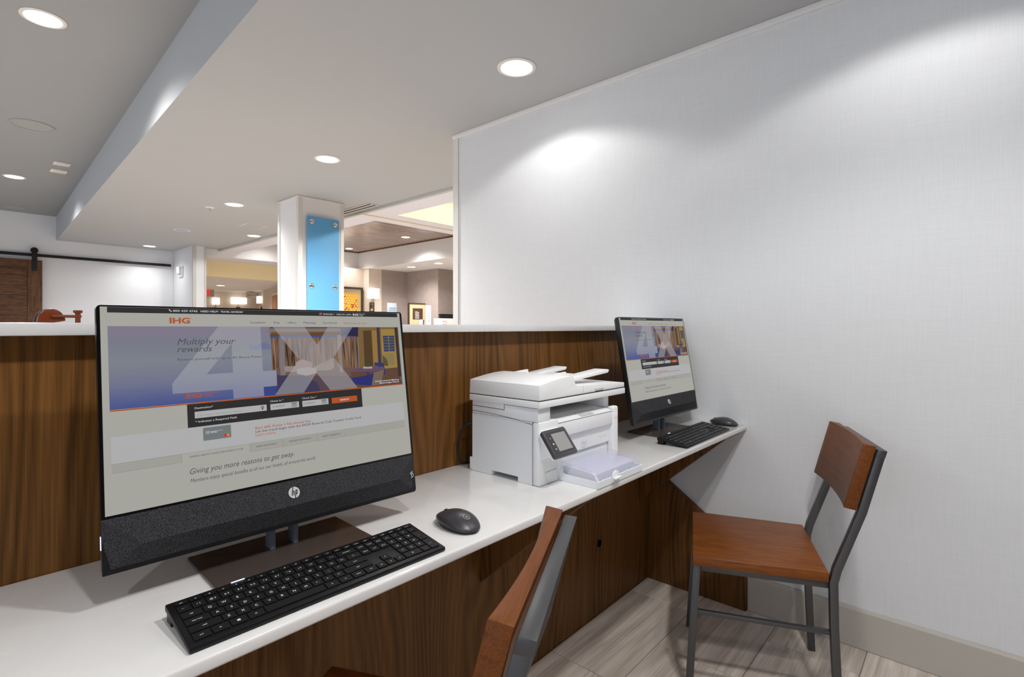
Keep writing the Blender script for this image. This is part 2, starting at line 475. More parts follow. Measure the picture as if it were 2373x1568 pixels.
def art_mat():
    m, nt, b = new_mat('yellow_lattice_print')
    t = N(nt, 'ShaderNodeTexCoord'); sp = N(nt, 'ShaderNodeSeparateXYZ'); nt.links.new(t.outputs['Object'], sp.inputs[0])
    def tri(sock, k):
        mu = N(nt, 'ShaderNodeMath', operation='MULTIPLY'); mu.inputs[1].default_value = k; nt.links.new(sock, mu.inputs[0])
        pp = N(nt, 'ShaderNodeMath', operation='PINGPONG'); pp.inputs[1].default_value = 1.0; nt.links.new(mu.outputs[0], pp.inputs[0]); return pp.outputs[0]
    a = N(nt, 'ShaderNodeMath', operation='ADD'); nt.links.new(tri(sp.outputs['X'], 34.0), a.inputs[0]); nt.links.new(tri(sp.outputs['Z'], 20.0), a.inputs[1])
    s = N(nt, 'ShaderNodeMath', operation='SUBTRACT'); s.inputs[1].default_value = 1.0; nt.links.new(a.outputs[0], s.inputs[0])
    ab = N(nt, 'ShaderNodeMath', operation='ABSOLUTE'); nt.links.new(s.outputs[0], ab.inputs[0])
    th = N(nt, 'ShaderNodeMath', operation='GREATER_THAN'); th.inputs[1].default_value = 0.62; nt.links.new(ab.outputs[0], th.inputs[0])
    n = N(nt, 'ShaderNodeTexNoise'); n.inputs['Scale'].default_value = 12; nt.links.new(t.outputs['Object'], n.inputs['Vector'])
    zz = N(nt, 'ShaderNodeMath', operation='MULTIPLY_ADD'); zz.inputs[1].default_value = -0.5; nt.links.new(sp.outputs['Z'], zz.inputs[0]); nt.links.new(n.outputs['Fac'], zz.inputs[2])
    g = N(nt, 'ShaderNodeMath', operation='GREATER_THAN'); g.inputs[1].default_value = 0.36; nt.links.new(zz.outputs[0], g.inputs[0])
    c = mix(nt, lin((232, 176, 20)), lin((176, 44, 40)), g.outputs[0])
    c = mix(nt, c, lin((246, 230, 196)), th.outputs[0])
    nt.links.new(c, b.inputs['Base Color']); b.inputs['Roughness'].default_value = 0.6
    return m
M['art'] = art_mat()

# ================================================================== STRUCTURE
XW, YW, YF, ZD = 2.3626, 1.193, 0.736, 0.796    # right wall, half wall face, desk front, desk top
# floor: grout bed with wood-look tiles laid on it, running along the desk
fl = struct('floor', MB().box(-3.2, XW + 0.1, -3.0, YW + 0.13, -0.12, -0.003), M['grout'])
TL, TW, G = 0.61, 0.305, 0.003
_tiles = {}
row = 0
y1 = YW
for row in range(12):
    ya = 1.2165 - TW * (row + 1); yb = min(ya + TW - G, YW - 0.002)
    x = 1.565 - 0.305 * (row % 2) - TL * 5
    while x < XW - 0.02:
        xb = min(x + TL - G, XW - 0.014)
        if xb - x > 0.02 and xb > -1.9 and ya > -2.6:
            key = (round(xb - x, 4), round(yb - ya, 4))
            if key not in _tiles:
                _tiles[key] = mesh(MB().box(0, key[0], 0, key[1], -0.009, 0.0), 'tile', M['tile'], bevel=0.0012, seg=1)
            obj('tile', _tiles[key], None, fl, (x, ya, 0))
        x += TL
struct('floor_lobby', MB().prism([(-3.2, YW + 0.13), (XW + .1, YW + 0.13), (XW + .1, -3), (8.6, -3), (8.6, 15), (-3.2, 15)], 2, -0.12, 0.0), M['tile'])

# right wall, its end, trims and baseboard
struct('wall_right', MB().box(XW, XW + 0.10, -3.0, 2.62, -0.0025, ZC), M['wall'])
struct('trim_1', MB().box(XW - 0.014, XW - 0.0005, -3.0, 2.63, ZC - 0.026, ZC - 0.0005), M['white_paint'], bevel=0.002)
struct('trim_2', MB().prism([(XW - 0.006, 2.582), (XW - 0.0005, 2.582), (XW - 0.0005, 2.6205), (XW + 0.106, 2.6205), (XW + 0.106, 2.632), (XW - 0.006, 2.632)], 2, 0, ZC - 0.027), M['trim'])
struct('baseboard_right', MB().prism([(XW - 0.0005, 0.0005), (XW - 0.014, 0.0005), (XW - 0.014, 0.140), (XW - 0.009, 0.149), (XW - 0.0005, 0.149)], 1, -3.0, 0.7295), M['base'])

# half wall with walnut veneer
struct('wall_half', MB().box(-2.6, XW - 0.0005, YW, YW + 0.125, -0.0025, 1.2055), M['veneer'])
wh = bpy.data.objects['wall_half']
obj('cable_hole', MB().lathe([(0.0175, -0.0015), (0.0135, -0.0015), (0.0135, 0.001), (0.0175, 0.001)], (1.90, YW, 0.30), 24, axis=1, cap=False), M['black'], wh)
obj('cable_hole_dark', MB().lathe([(0.0134, -0.0006), (0.002, -0.0006)], (1.90, YW, 0.30), 24, axis=1), M['cable'], wh)  # dark disc standing in for the shade inside the hole
capo = obj('ledge_cap', MB().box(-2.6, XW - 0.001, 1.148, 1.365, 1.206, 1.228), M['quartz'], bevel=0.003)
tag(capo, 'long white quartz ledge capping the walnut half wall', 'ledge')
desk = thing('desk_counter', 'long white quartz desk counter fixed along the walnut half wall', 'counter', (0, 0, ZD))
obj('worktop', MB().box(-2.4, XW - 0.001, YF, YW - 0.0005, -0.0205, 0), M['quartz'], desk, bevel=0.0045, seg=3)
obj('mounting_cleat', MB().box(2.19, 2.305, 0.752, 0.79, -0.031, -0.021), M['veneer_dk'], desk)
for x0, lab in ((2.255, 'walnut triangular desk bracket beside the white right wall'), (1.186, 'walnut triangular desk bracket under the printer')):
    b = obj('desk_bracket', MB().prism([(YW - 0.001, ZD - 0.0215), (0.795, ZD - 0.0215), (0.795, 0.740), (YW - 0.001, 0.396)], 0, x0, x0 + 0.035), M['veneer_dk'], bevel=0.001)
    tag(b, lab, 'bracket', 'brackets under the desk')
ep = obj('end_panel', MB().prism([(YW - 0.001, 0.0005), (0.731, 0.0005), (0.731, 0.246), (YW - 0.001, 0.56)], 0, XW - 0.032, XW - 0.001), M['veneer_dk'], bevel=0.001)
tag(ep, 'walnut end panel with sloping top on the white wall under the desk', 'panel')

# main ceiling slab: its left side is the face of the drop
def drop_x(y): return 0.867 + (y - 2.113) * (1.257 - 0.867) / (10.22 - 2.113)
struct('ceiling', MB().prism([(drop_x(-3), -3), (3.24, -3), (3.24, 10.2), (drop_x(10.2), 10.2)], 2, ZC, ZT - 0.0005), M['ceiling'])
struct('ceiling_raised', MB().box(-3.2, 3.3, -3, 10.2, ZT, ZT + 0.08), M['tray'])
struct('trim_3', MB().box(3.20, 3.24, -3, 9.4, ZC - 0.028, ZC - 0.0005), M['trim_dk'])

# far wall with the barn door, return wall, pillar
struct('wall_far', MB().box(-3.2, 2.768, 10.2, 10.3, 0, ZT), M['wall_far'])
struct('wall_return', MB().box(2.77, 2.95, 9.2, 10.3, 0, ZC), M['wall_far'])
struct('wall_back', MB().box(-3.2, 8.6, -3.1, -3.0, 0, ZT), M['back'])  # unseen; put here to keep outside light off the half wall
struct('trim_4', MB().box(2.764, 2.81, 9.192, 9.24, 0, ZC - 0.001).box(2.925, 2.956, 9.192, 9.24, 0, ZC - 0.001), M['trim_dk'])

# square column
col = struct('column', MB().box(2.40, 2.88, 4.93, 5.37, 0, ZC - 0.001), M['white_paint'])
for nm, a in (('corner_trim', (2.394, 2.436, 4.924, 4.972)), ('corner_trim', (2.846, 2.886, 4.924, 4.96)), ('corner_trim', (2.394, 2.43, 5.33, 5.376))):
    obj(nm, MB().box(*a, 0, ZC - 0.022), M['trim'], col, bevel=0.001)
obj('top_trim', MB().box(2.39, 2.89, 4.92, 5.38, ZC - 0.021, ZC - 0.0015), M['trim'], col, bevel=0.002)

# lobby ceiling: beams, cream recess, plank recess, lower ceiling
struct('ceiling_beam', MB().box(3.24, 3.60, -3, 9.409, ZC, 2.95), M['lav'])
struct('ceiling_beam_cross', MB().box(3.601, 8.6, 5.0, 5.43, ZC, 2.95), M['lav'])
struct('trim_5', MB().box(3.24, 8.6, 5.19, 5.215, ZC - 0.014, ZC - 0.0005), M['cream'])
struct('wall_recess', MB().box(3.601, 8.6, 4.985, 4.9995, ZC + 0.002, 2.95), M['cream'])
struct('ceiling_recess', MB().box(3.24, 8.6, -3, 5.0, 2.951, 3.0), M['cream'])
pc = struct('ceiling_planks', MB().box(3.601, 5.839, 5.43, 9.409, 2.77, 2.95), M['vent_dk'])
pw = (9.409 - 5.432) / 26
pm = mesh(MB().box(0, 2.236, 0.0, pw - 0.006, 0, 0.018), 'plank', M['plank'], bevel=0.002, seg=1)
for i in range(26):
    obj('plank', pm, None, pc, (3.602, 5.432 + i * pw, 2.751))
struct('trim_6', MB().box(5.822, 5.8395, 5.431, 9.408, 2.735, 2.7505).box(3.602, 5.82, 9.392, 9.408, 2.735, 2.7505), M['veneer_dk'])
struct('ceiling_lower', MB().prism([(5.84, 5.431), (8.6, 5.431), (8.6, 10.1), (3.0, 10.1), (3.0, 9.41), (5.84, 9.41)], 2, 2.40, 2.95), M['white_paint'])
struct('wall_soffit', MB().box(3.0, 5.35, 10.101, 10.30, 2.13, 2.45), M['yellow'])
struct('ceiling_corridor', MB().box(3.0, 7.0, 10.301, 14.6, 2.13, 2.3), M['white_paint'])
struct('wall_corridor_far', MB().box(3.0, 7.0, 14.2, 14.3, 0, 2.13), M['beige_wall'])
struct('wall_corridor_right', MB().prism([(4.772, 10.355), (5.70, 13.9), (5.85, 14.19), (6.2, 14.19), (5.2, 10.355)], 2, 0, 2.13), M['beige_wall'])
struct('wall_corridor_left', MB().box(2.9, 3.0, 10.31, 14.3, 0, 2.13), M['beige_wall'])
struct('wall_art', MB().box(4.9, 6.159, 9.25, 9.35, 0, 2.40), M['beige_wall'])
struct('wall_pilaster', MB().box(5.86, 6.159, 9.06, 9.249, 0, 2.40), M['beige_wall'])
struct('wall_taupe', MB().prism([(6.16, 9.05), (6.79, 9.05), (6.79, 8.03), (8.6, 8.03), (8.6, 9.35), (6.16, 9.35)], 2, 0, 2.399), M['taupe'])
struct('wall_lobby_right', MB().box(8.6, 8.7, -3.1, 15, 0, 3.0), M['beige_wall'])

# ================================================================== CEILING LAMPS
_dl = {}
def downlight(x, y, z, label, power=LAMP_POWER, lit=True, r=0.097, group='round recessed ceiling lamps', cone=128, blend=1.0):
    t = thing('recessed_downlight', label, 'ceiling lamp', (x, y, z), 0, group)
    if r not in _dl:
        _dl[r] = (mesh(MB().lathe([(r * 0.80, -0.0005), (r * 0.82, -0.006), (r * 0.9, -0.007), (r, -0.003), (r, -0.0005)], n=40), 'trim_ring', M['trim'], smooth=True),
                  mesh(MB().lathe([(r * 0.79, -0.0008), (r * 0.79, -0.004), (r * 0.5, -0.0065), (r * 0.1, -0.008)], n=32), 'lens', M['lens'], smooth=True),
                  mesh(MB().lathe([(r * 0.79, -0.0008), (r * 0.79, -0.003), (r * 0.1, -0.0035)], n=32), 'lens', M['lens_off'], smooth=True))
    obj('trim_ring', _dl[r][0], None, t)
    obj('lens', _dl[r][1 if lit else 2], None, t)
    if lit:
        ld = bpy.data.lights.new('lamp', 'SPOT')
        ld.energy = power; ld.color = LAMP_COLOR; ld.shadow_soft_size = 0.05
        ld.spot_size = math.radians(cone); ld.spot_blend = blend
        lo = bpy.data.objects.new('lamp', ld); COL.objects.link(lo)
        lo.parent = t; lo.location = (0, 0, -0.03)
    return t
downlight(1.946, 1.702, ZC, 'lit round ceiling lamp close to the white wall, over the printer', 11.5, cone=138, blend=0.22)
downlight(2.036, 3.712, ZC, 'lit round ceiling lamp between the white wall end and the square column', 300, cone=155)
downlight(2.138, 5.821, ZC, 'lit round ceiling lamp just beyond the square column', 110, cone=150)
downlight(2.24, 7.878, ZC, 'unlit violet round ceiling lamp in the row before the far wall', lit=False)
downlight(2.331, 9.80, ZC, 'lit round ceiling lamp washing the far wall above the barn door rail', 24, cone=145)
downlight(1.87, 0.08, ZC, 'lit round ceiling lamp above the floor behind the wooden chair', 11, cone=138, blend=0.22)
downlight(0.98, -0.05, ZC, 'added round fill lamp above the open floor before the desk', 46, cone=138, blend=0.35)  # out-of-view lamp added to brighten the desk, floor and mid wall
downlight(0.403, 3.70, ZT, 'large lit round lamp in the raised ceiling', 150, cone=150)
downlight(0.617, 7.823, ZT, 'lit round lamp in the raised ceiling near the far wall', 110, cone=150)
downlight(0.25, -0.45, ZT, 'lit round lamp in the raised ceiling behind the chair pushed under the desk', 60, cone=150)
downlight(-1.30, -0.45, ZT, 'added round fill lamp in the raised ceiling over the open end of the desk', 70, cone=150)  # unseen lamp added as fill from the left
downlight(-1.15, 3.70, ZT, 'added round fill lamp in the raised ceiling beyond the half wall, away from the ceiling drop', 150, cone=150)  # second unseen lamp of the added row, for more fill
downlight(5.367, 7.191, 2.7505, 'small lit lamp in the wood plank ceiling', 110, r=0.08, cone=150)
downlight(5.414, 9.05, 2.7505, 'small lit lamp in the far corner of the wood plank ceiling', 40, r=0.08)
downlight(4.2, 6.1, 2.7505, 'small lit lamp in the near part of the plank ceiling', 110, r=0.08, cone=150)
downlight(6.25, 8.19, 2.40, 'lit lamp in the lower ceiling beside the taupe wall', 60, cone=150)
downlight(6.23, 7.35, 2.40, 'lit lamp in the lower ceiling beside the reception counter', 60, cone=150)
downlight(4.6, 2.6, 2.951, 'added fill lamp in the cream ceiling recess', 220, cone=178, blend=0.05)  # unseen lamp added so the recess sides catch light
downlight(3.05, 7.6, ZC, 'added fill lamp near the edge trim of the main ceiling', 60, cone=172, blend=0.15)  # added to brighten the yellow soffit
downlight(3.9, 9.0, 2.7505, 'small lit lamp in the plank ceiling before the yellow soffit', 22, r=0.08, cone=165)
downlight(4.2, 12.2, 2.13, 'added fill lamp in the far corridor ceiling', 120, cone=150)  # added to light the corridor, beyond its sconces

# speakers, sprinkler, hatches, vent
for x, y, lab in ((0.558, 5.725, 'round grey ceiling speaker in the middle of the raised ceiling'), (0.765, 9.82, 'round grey ceiling speaker against the far wall')):
    t = thing('ceiling_speaker', lab, 'ceiling speaker', (x, y, ZT), 0, 'round ceiling speakers')
    obj('rim', MB().lathe([(0.125, -0.0005), (0.127, -0.007), (0.142, -0.007), (0.145, -0.0005)], n=40), M['tray'], t, smooth=True)
    obj('grille', MB().lathe([(0.125, -0.0008), (0.124, -0.004), (0.06, -0.006), (0.01, -0.0065)], n=40), M['grille'], t, smooth=True)
t = thing('fire_sprinkler', 'small white fire sprinkler head under the main ceiling', 'sprinkler', (2.011, 6.155, ZC))
obj('escutcheon', MB().lathe([(0.045, -0.0005), (0.043, -0.005), (0.012, -0.009)], n=24), M['white_paint'], t, smooth=True)
obj('stem', MB().lathe([(0.007, -0.008), (0.006, -0.035)], n=12), M['chrome'], t)
obj('deflector', MB().lathe([(0.006, -0.035), (0.016, -0.037), (0.016, -0.039), (0.002, -0.040)], n=16), M['chrome'], t)
for x, y, lab, m in ((0.885, 6.848, 'white square ceiling plate in the raised ceiling', 'trim'), (0.905, 7.193, 'cream square ceiling plate in the raised ceiling', 'cream')):
    t = thing('ceiling_plate', lab, 'ceiling plate', (x, y, ZT))
    obj('plate', MB().box(-0.065, 0.065, -0.065, 0.065, -0.010, -0.0005), M[m], t, bevel=0.003)
    obj('cover', MB().box(-0.045, 0.045, -0.045, 0.045, -0.014, -0.0102), M['trim'], t, bevel=0.002)
t = thing('access_hatch', 'square access hatch in the main ceiling near the column', 'hatch', (2.748, 6.865, ZC))
obj('hatch_frame', MB().box(-0.13, 0.13, -0.13, 0.13, -0.004, -0.0005), M['trim'], t, bevel=0.001)
obj('hatch_lid', MB().box(-0.115, 0.115, -0.115, 0.115, -0.006, -0.0042), M['ceiling'], t, bevel=0.001)
t = thing('slot_vent', 'linear slot air vent along the ceiling edge behind the column', 'vent', (3.10, 5.0, ZC))
obj('vent_body', MB().box(-0.07, 0.07, -0.30, 0.42, -0.006, -0.0005), M['trim_dk'], t)
for dx in (-0.03, 0.03):
    obj('slot', MB().box(dx - 0.014, dx + 0.014, -0.28, 0.40, -0.0075, -0.0062), M['vent_dk'], t)

# ================================================================== ALL-IN-ONE COMPUTER
mm = 0.001
def P(pts): return [(a * mm, b * mm) for a, b in pts]

def rounded(x0, x1, z0, z1, r, n=5, only_top=False):
    out = []
    for cx, cz, a0 in ((x1 - r, z1 - r, 0), (x0 + r, z1 - r, 90), (x0 + r, z0 + r, 180), (x1 - r, z0 + r, 270)):
        if only_top and a0 >= 180:
            out.append((x0 if a0 == 180 else x1, z0)); continue
        for i in range(n + 1):
            a = math.radians(a0 + 90.0 * i / n)
            out.append((cx + r * math.cos(a), cz + r * math.sin(a)))
    return out

PIV = (0, -0.034, 0.054)       # bottom edge of the tilted head, above the foot
def hp_logo(name, r, mats, parent, loc, rot):
    """round emblem: silver disc with dark slanted letters h and p"""
    mb = MB().lathe([(r, 0.0), (r, -0.0006)], n=32, axis=1)
    o = obj(name, mb, [mats[0]], parent, loc, rot)
    s = r / 10.5
    q = MB()
    def stroke(pts): q.poly([(a * s, b * s) for a, b in pts], -0.0009)
    stroke([(-5.6, -5.0), (-4.0, -5.0), (-0.2, 10.2), (-1.8, 10.4)])           # h stem
    stroke([(-3.0, 3.2), (0.2, 3.2), (0.6, 1.9), (-3.2, 1.9)]); stroke([(-0.9, 3.0), (0.9, 3.0), (-0.6, -5.0), (-2.2, -5.0)])
    stroke([(-0.2, -10.4), (1.4, -10.3), (4.6, 4.4), (3.0, 4.4)])                # p stem
    stroke([(3.6, 4.4), (6.6, 4.4), (6.6, 3.0), (3.4, 3.0)]); stroke([(5.4, 4.4), (7.0, 4.4), (5.4, -3.6), (3.8, -3.6)])
    stroke([(1.8, -2.3), (5.4, -2.3), (5.2, -3.8), (1.6, -3.8)])
    return o, q

def make_computer():
    t = thing('desktop_computer', 'all-in-one computer facing the chair pushed under the desk', 'computer', (0.452, 0.985, ZD), -0.0393, 'all-in-one computers on the desk')
    tilt = (-0.1506, 0, 0)
    W, Hh, hc = 0.5615, 0.4098, 0.0835
    base = obj('stand_base', MB().prism(rounded(-0.1435, 0.1435, -0.098, 0.078, 0.004, 3), 2, 0.0003, 0.006), M['base_metal'], t, bevel=0.0012)
    for sx in (-1, 1):
        obj('stand_post', MB().box(sx * 0.0215 - 0.0042, sx * 0.0215 + 0.0042, -0.002, 0.026, 0.006, 0.20), M['neck'], t, bevel=0.0008)
    obj('stand_hinge', MB().box(-0.045, 0.045, 0.0265, 0.040, 0.13, 0.21), M['black'], t, bevel=0.002)
    # housing behind the glass: thin rim thickening towards the centre
    h = MB()
    r0 = rounded(-W / 2, W / 2, 0.001, Hh, 0.006, 4)
    r1 = [(a * 0.985, 0.006 + (b - 0.006) * 0.985) for a, b in r0]
    r2 = [(a * 0.80, 0.055 + b * 0.72) for a, b in r0]
    h.loft([[(a, 0.0006, b) for a, b in r0], [(a, 0.012, b) for a, b in r0], [(a, 0.020, b) for a, b in r1], [(a, 0.046, b) for a, b in r2]])
    ho = obj('housing', h, M['black'], t, PIV, tilt, smooth=True, angle=25)
    obj('side_indicator', MB().box(-W / 2 - 0.0008, -W / 2 + 0.0005, 0.004, 0.008, 0.038, 0.058), M['led'], ho)
    # glass front
    obj('bezel', MB().prism(rounded(-W / 2, W / 2, hc - 0.001, Hh, 0.006, 5, True), 1, -0.0012, 0.0004), M['black_gloss'], t, PIV, tilt)
    # fabric speaker bar, faceted, with its creases
    c = 0.050; top = hc - 0.0012
    TLp, TRp, BLp, BRp = (-W / 2, -0.0015, top), (W / 2, -0.0015, top), (-W / 2 + 0.001, 0.004, 0), (W / 2 - 0.001, 0.004, 0)
    CL, CR = (-W / 2 + c, -0.013, 0.038), (W / 2 - c, -0.013, 0.038)
    sb = MB().add([TLp, TRp, BLp, BRp, CL, CR, (-W / 2, 0.011, top), (W / 2, 0.011, top), (-W / 2 + 0.001, 0.011, 0), (W / 2 - 0.001, 0.011, 0)],
                  [(0, 4, 5, 1), (4, 2, 3, 5), (0, 2, 4), (1, 5, 3), (0, 1, 7, 6), (2, 8, 9, 3), (0, 6, 8, 2), (1, 3, 9, 7), (6, 7, 9, 8)])
    sp = obj('speaker_bar', sb, M['fabric'], t, PIV, tilt)
    ang = -math.atan2(0.0115, top - 0.038)
    lg, q = hp_logo('maker_logo', 0.0105, (M['logo'],), sp, (0.004, -0.0085, 0.060), (ang, 0, 0))
    obj('maker_letters', q, M['black'], sp, (0.004, -0.0085, 0.060), (ang, 0, 0))
    # ampersand-like audio emblem on the right end facet
    em = MB()
    def ring(cx, cz, rx, rz, a0, a1, w=0.0006, n=14):
        for i in range(n):
            a, b = math.radians(a0 + (a1 - a0) * i / n), math.radians(a0 + (a1 - a0) * (i + 1) / n)
            em.poly([(cx + (rx - w) * math.cos(a), cz + (rz - w) * math.sin(a)), (cx + (rx + w) * math.cos(a), cz + (rz + w) * math.sin(a)),
                     (cx + (rx + w) * math.cos(b), cz + (rz + w) * math.sin(b)), (cx + (rx - w) * math.cos(b), cz + (rz - w) * math.sin(b))])
    ring(-0.0022, 0.0016, 0.0018, 0.0034, -80, 200); ring(-0.0022, -0.0042, 0.0018, 0.0030, -80, 80)
    ring(0.0030, -0.0018, 0.0030, 0.0040, 0, 360); ring(0.0024, 0.0044, 0.0016, 0.0020, 20, 250)
    obj('audio_emblem', em, M['logo'], sp, (W / 2 - 0.012, -0.0052, 0.040), (0, 0, math.atan2(0.0125, c)))
    # the lit screen with the web page
    sc = obj('screen', MB().rect(-0.2760, 0.2752, 0.0862, 0.4072, -0.0014), scr((165, 164, 157)), t, PIV, tilt)
    L1, L2, L3, L4, L5 = -0.0016, -0.0018, -0.0020, -0.0022, -0.0024
    obj('page_header', MB().rect(-0.267, 0.2687, 0.3978, 0.4069, L1), scr((42, 41, 42)), sc)
    white = scr((172, 172, 172)); tx = scr((78, 80, 82)); wt = scr((206, 206, 208)); org = scr((172, 82, 36)); red = scr((190, 86, 62)); blk = scr((44, 44, 46))
    # banner photograph
    seapic = MB().poly(P([(-267, 376), (-267, 244.5), (268, 243.5), (268, 374.3)]), L1)
    obj('banner_sea', seapic, M['sea'], sc)
    pic = MB(); pm_ = []
    def C(c):
        m = scr(c)
        if m not in pm_: pm_.append(m)
        return pm_.index(m)
    def shape(c, *pts, y=L2): pic.poly(P(pts), y, C(c))
    shape((104, 112, 142), (-58, 332), (-20, 332), (-20, 339), (-28, 345), (-36, 344), (-44, 340), (-58, 343))
    shape((58, 66, 110), (-20, 374.4), (268, 374.3), (268, 353), (-20, 353))
    sl = MB().poly(P([(-19, 355), (-20, 292), (160, 283), (164, 354)]), L2)
    obj('banner_slats', sl, M['slats'], sc)
    shape((66, 74, 128), (-18, 357), (126, 357), (126, 353.5), (-18, 353.5), y=L2 - .00003)
    shape((128, 108, 88), (-22, 372), (126, 372), (125, 364), (-22, 361), y=L2 - .00004)
    shape((94, 64, 42), (-18, 365), (126, 365), (125, 357), (-18, 357), y=L2 - .00004)
    shape((120, 112, 116), (-3, 356), (6, 356), (5, 281), (-5, 281), y=L2 - .00005)
    shape((136, 124, 120), (117, 358), (125, 358), (124, 279), (117, 279), y=L2 - .00005)
    shape((84, 66, 72), (-12, 296), (160, 286), (160, 244), (20, 244), (-12, 280), y=L2 - .00002)
    shape((104, 82, 74), (-12, 296), (100, 292), (160, 286), (157, 268), (60, 276), (-12, 283), y=L2 - .00003)
    shape((60, 54, 82), (-12, 281), (40, 277), (66, 262), (72, 244), (-17, 244), (-12, 270), y=L2 - .00004)
    shape((52, 66, 128), (-37, 262), (-12, 262), (-16, 244), (-37, 245), y=L2 - .00004)
    shape((36, 34, 70), (150, 374.3), (167, 374.3), (164, 354), (124, 358), y=L2 - .00005)
    shape((118, 92, 52), (166, 374.3), (268, 374.3), (266, 244), (160, 244), y=L2 - .00003)
    shape((78, 58, 34), (178, 367), (198, 367), (196, 288), (175, 288), y=L2 - .00006)
    shape((144, 112, 56), (199, 367), (211, 367), (208, 288), (197, 288), y=L2 - .00006)
    shape((60, 48, 70), (212, 374), (219, 374), (216, 276), (209, 276), y=L2 - .00006)
    shape((150, 124, 62), (222, 370), (262, 370), (258, 262), (219, 262), y=L2 - .00006)
    shape((52, 60, 96), (226, 355), (256, 355), (254, 319), (226, 319), y=L2 - .00008)
    for i in range(5): shape((120, 104, 64), (226, 324 + i * 6.4), (255, 324 + i * 6.4), (255, 325.2 + i * 6.4), (226, 325.2 + i * 6.4), y=L2 - .0001)
    shape((120, 104, 64), (239, 355), (241.5, 355), (241, 319), (239, 319), y=L2 - .0001)
    shape((132, 116, 78), (226, 314), (252, 314), (250, 288), (226, 288), y=L2 - .00008)
    shape((88, 78, 46), (222, 312), (232, 300), (234, 286), (220, 288), y=L2 - .0001)
    shape((58, 44, 44), (258, 374), (266, 374), (266, 260), (258, 262), y=L2 - .0001)
    shape((92, 66, 52), (140, 278), (258, 282), (266, 244), (150, 244), y=L2 - .00009)
    shape((44, 52, 112), (199, 296), (222, 294), (226, 268), (222, 268), (219, 286), (199, 288), y=L2 - .00012)
    for i in range(1): shape((98, 72, 96), *[(183.5 + 42 * math.cos(a * .2618), 281.8 + 5.2 * math.sin(a * .2618)) for a in range(24)], y=L2 - .00013)
    shape((74, 52, 72), (177, 278), (186, 278), (184, 262), (178, 262), y=L2 - .00012)
    shape((164, 158, 160), (171, 288), (193, 287), (193, 283), (171, 284), y=L2 - .00014)
    shape((60, 70, 44), (178, 294), (188, 294), (186, 287), (180, 287), y=L2 - .00015)
    shape((40, 44, 108), (142, 266), (172, 268), (196, 272), (190, 246), (146, 252), y=L2 - .00014)
    shape((112, 96, 84), (196, 274), (222, 279), (212, 246), (188, 246), y=L2 - .00015)
    shape((150, 126, 120), (26, 305), (40, 310), (58, 303), (58, 292), (27, 293), y=L2 - .00006)
    shape((142, 126, 112), (59, 292), (72, 298), (88, 304), (103, 310), (106, 292), (98, 285), (64, 286), y=L2 - .00007)
    shape((150, 110, 98), (82, 300), (92, 306), (96, 302), (86, 297), y=L2 - .00009)
    shape((164, 152, 148), (27, 292), (48, 294), (66, 291), (67, 281), (46, 277), (27, 282), y=L2 - .00009)
    shape((146, 130, 126), (3, 298), (28, 297), (28, 286), (4, 287), y=L2 - .00008)
    obj('banner_scene', pic, pm_, sc)
    # translucent figure and letter over the photograph
    g4 = MB()
    o4 = P([(-109, 375.6), (-183, 279), (-183, 262), (-90, 261.6), (-90, 244.8), (-37.3, 244.8), (-37.3, 261.6), (-12.6, 261.6), (-12.6, 291), (-37, 291), (-37, 375.2)])
    i4 = P([(-88.5, 345), (-88.7, 291.5), (-131, 291.5)])
    V = [(p[0], L3, p[1]) for p in o4 + i4]
    # 0 top-left .. 10 top-right; 11 inner top, 12 inner bottom right, 13 inner bottom left
    g4.add(V, [(0, 1, 13, 11), (0, 11, 10), (1, 2, 3, 13), (3, 12, 13), (3, 6, 9, 12), (3, 4, 5, 6), (6, 7, 8, 9), (9, 10, 11, 12)])
    for pts in ([(-13.9, 374.7), (48.3, 374.7), (71.8, 338.3), (66.4, 281.6), (32.4, 309.9)], [(71.8, 338.3), (96.4, 374.2), (152.8, 374.2), (105.6, 311.2), (66.4, 281.6)],
                [(105.6, 311.2), (154.7, 244.4), (93, 244.4), (66.4, 281.6)], [(66.4, 281.6), (38.1, 244.6), (-17.4, 244.6), (32.4, 309.9)]):
        g4.poly(P(pts), L3)
    obj('banner_figures', g4, scr((178, 178, 182), 0.36), sc)
    # flat boxes of the page
    obj('orange_rule', MB().rect(-0.267, 0.268, 0.2420, 0.2440, L4), org, sc)
    obj('booking_bar', MB().rect(-0.163, 0.1628, 0.203, 0.2420, L2), scr((43, 41, 42)), sc)
    w = MB().rect(-0.1522, -0.0340, 0.2175, 0.2287, L3).rect(-0.0273, 0.0268, 0.2172, 0.2283, L3).rect(0.0335, 0.0872, 0.2168, 0.2283, L3)
    w.rect(-0.2666, 0.2650, 0.1620, 0.2030, L1)
    obj('white_boxes', w, white, sc)
    obj('tab_strip', MB().rect(-0.2666, -0.1740, 0.1483, 0.1618, L2).rect(-0.0670, 0.2640, 0.1473, 0.1612, L2), scr((157, 156, 149)), sc)
    ln = MB()
    for x in (-0.0080, 0.0577, 0.1190, -0.0670, -0.1742): ln.rect(x, x + 0.0005, 0.1475, 0.1615, L3)
    ln.rect(-0.2666, -0.1740, 0.1480, 0.1484, L3).rect(-0.067, 0.264, 0.1470, 0.1474, L3).rect(-0.2666, 0.2650, 0.1616, 0.1620, L3)
    obj('tab_lines', ln, scr((128, 128, 124)), sc)
    obj('search_button', MB().rect(0.0943, 0.1513, 0.2167, 0.2281, L3), org, sc)
    obj('card_picture', MB().poly(rounded(-0.1408, -0.0968, 0.1780, 0.2000, 0.0015, 3), L2), scr((112, 118, 120)), sc)
    obj('card_circle', MB().disc(-0.1056, 0.1826, 0.0024, L3), scr((196, 40, 36)), sc)
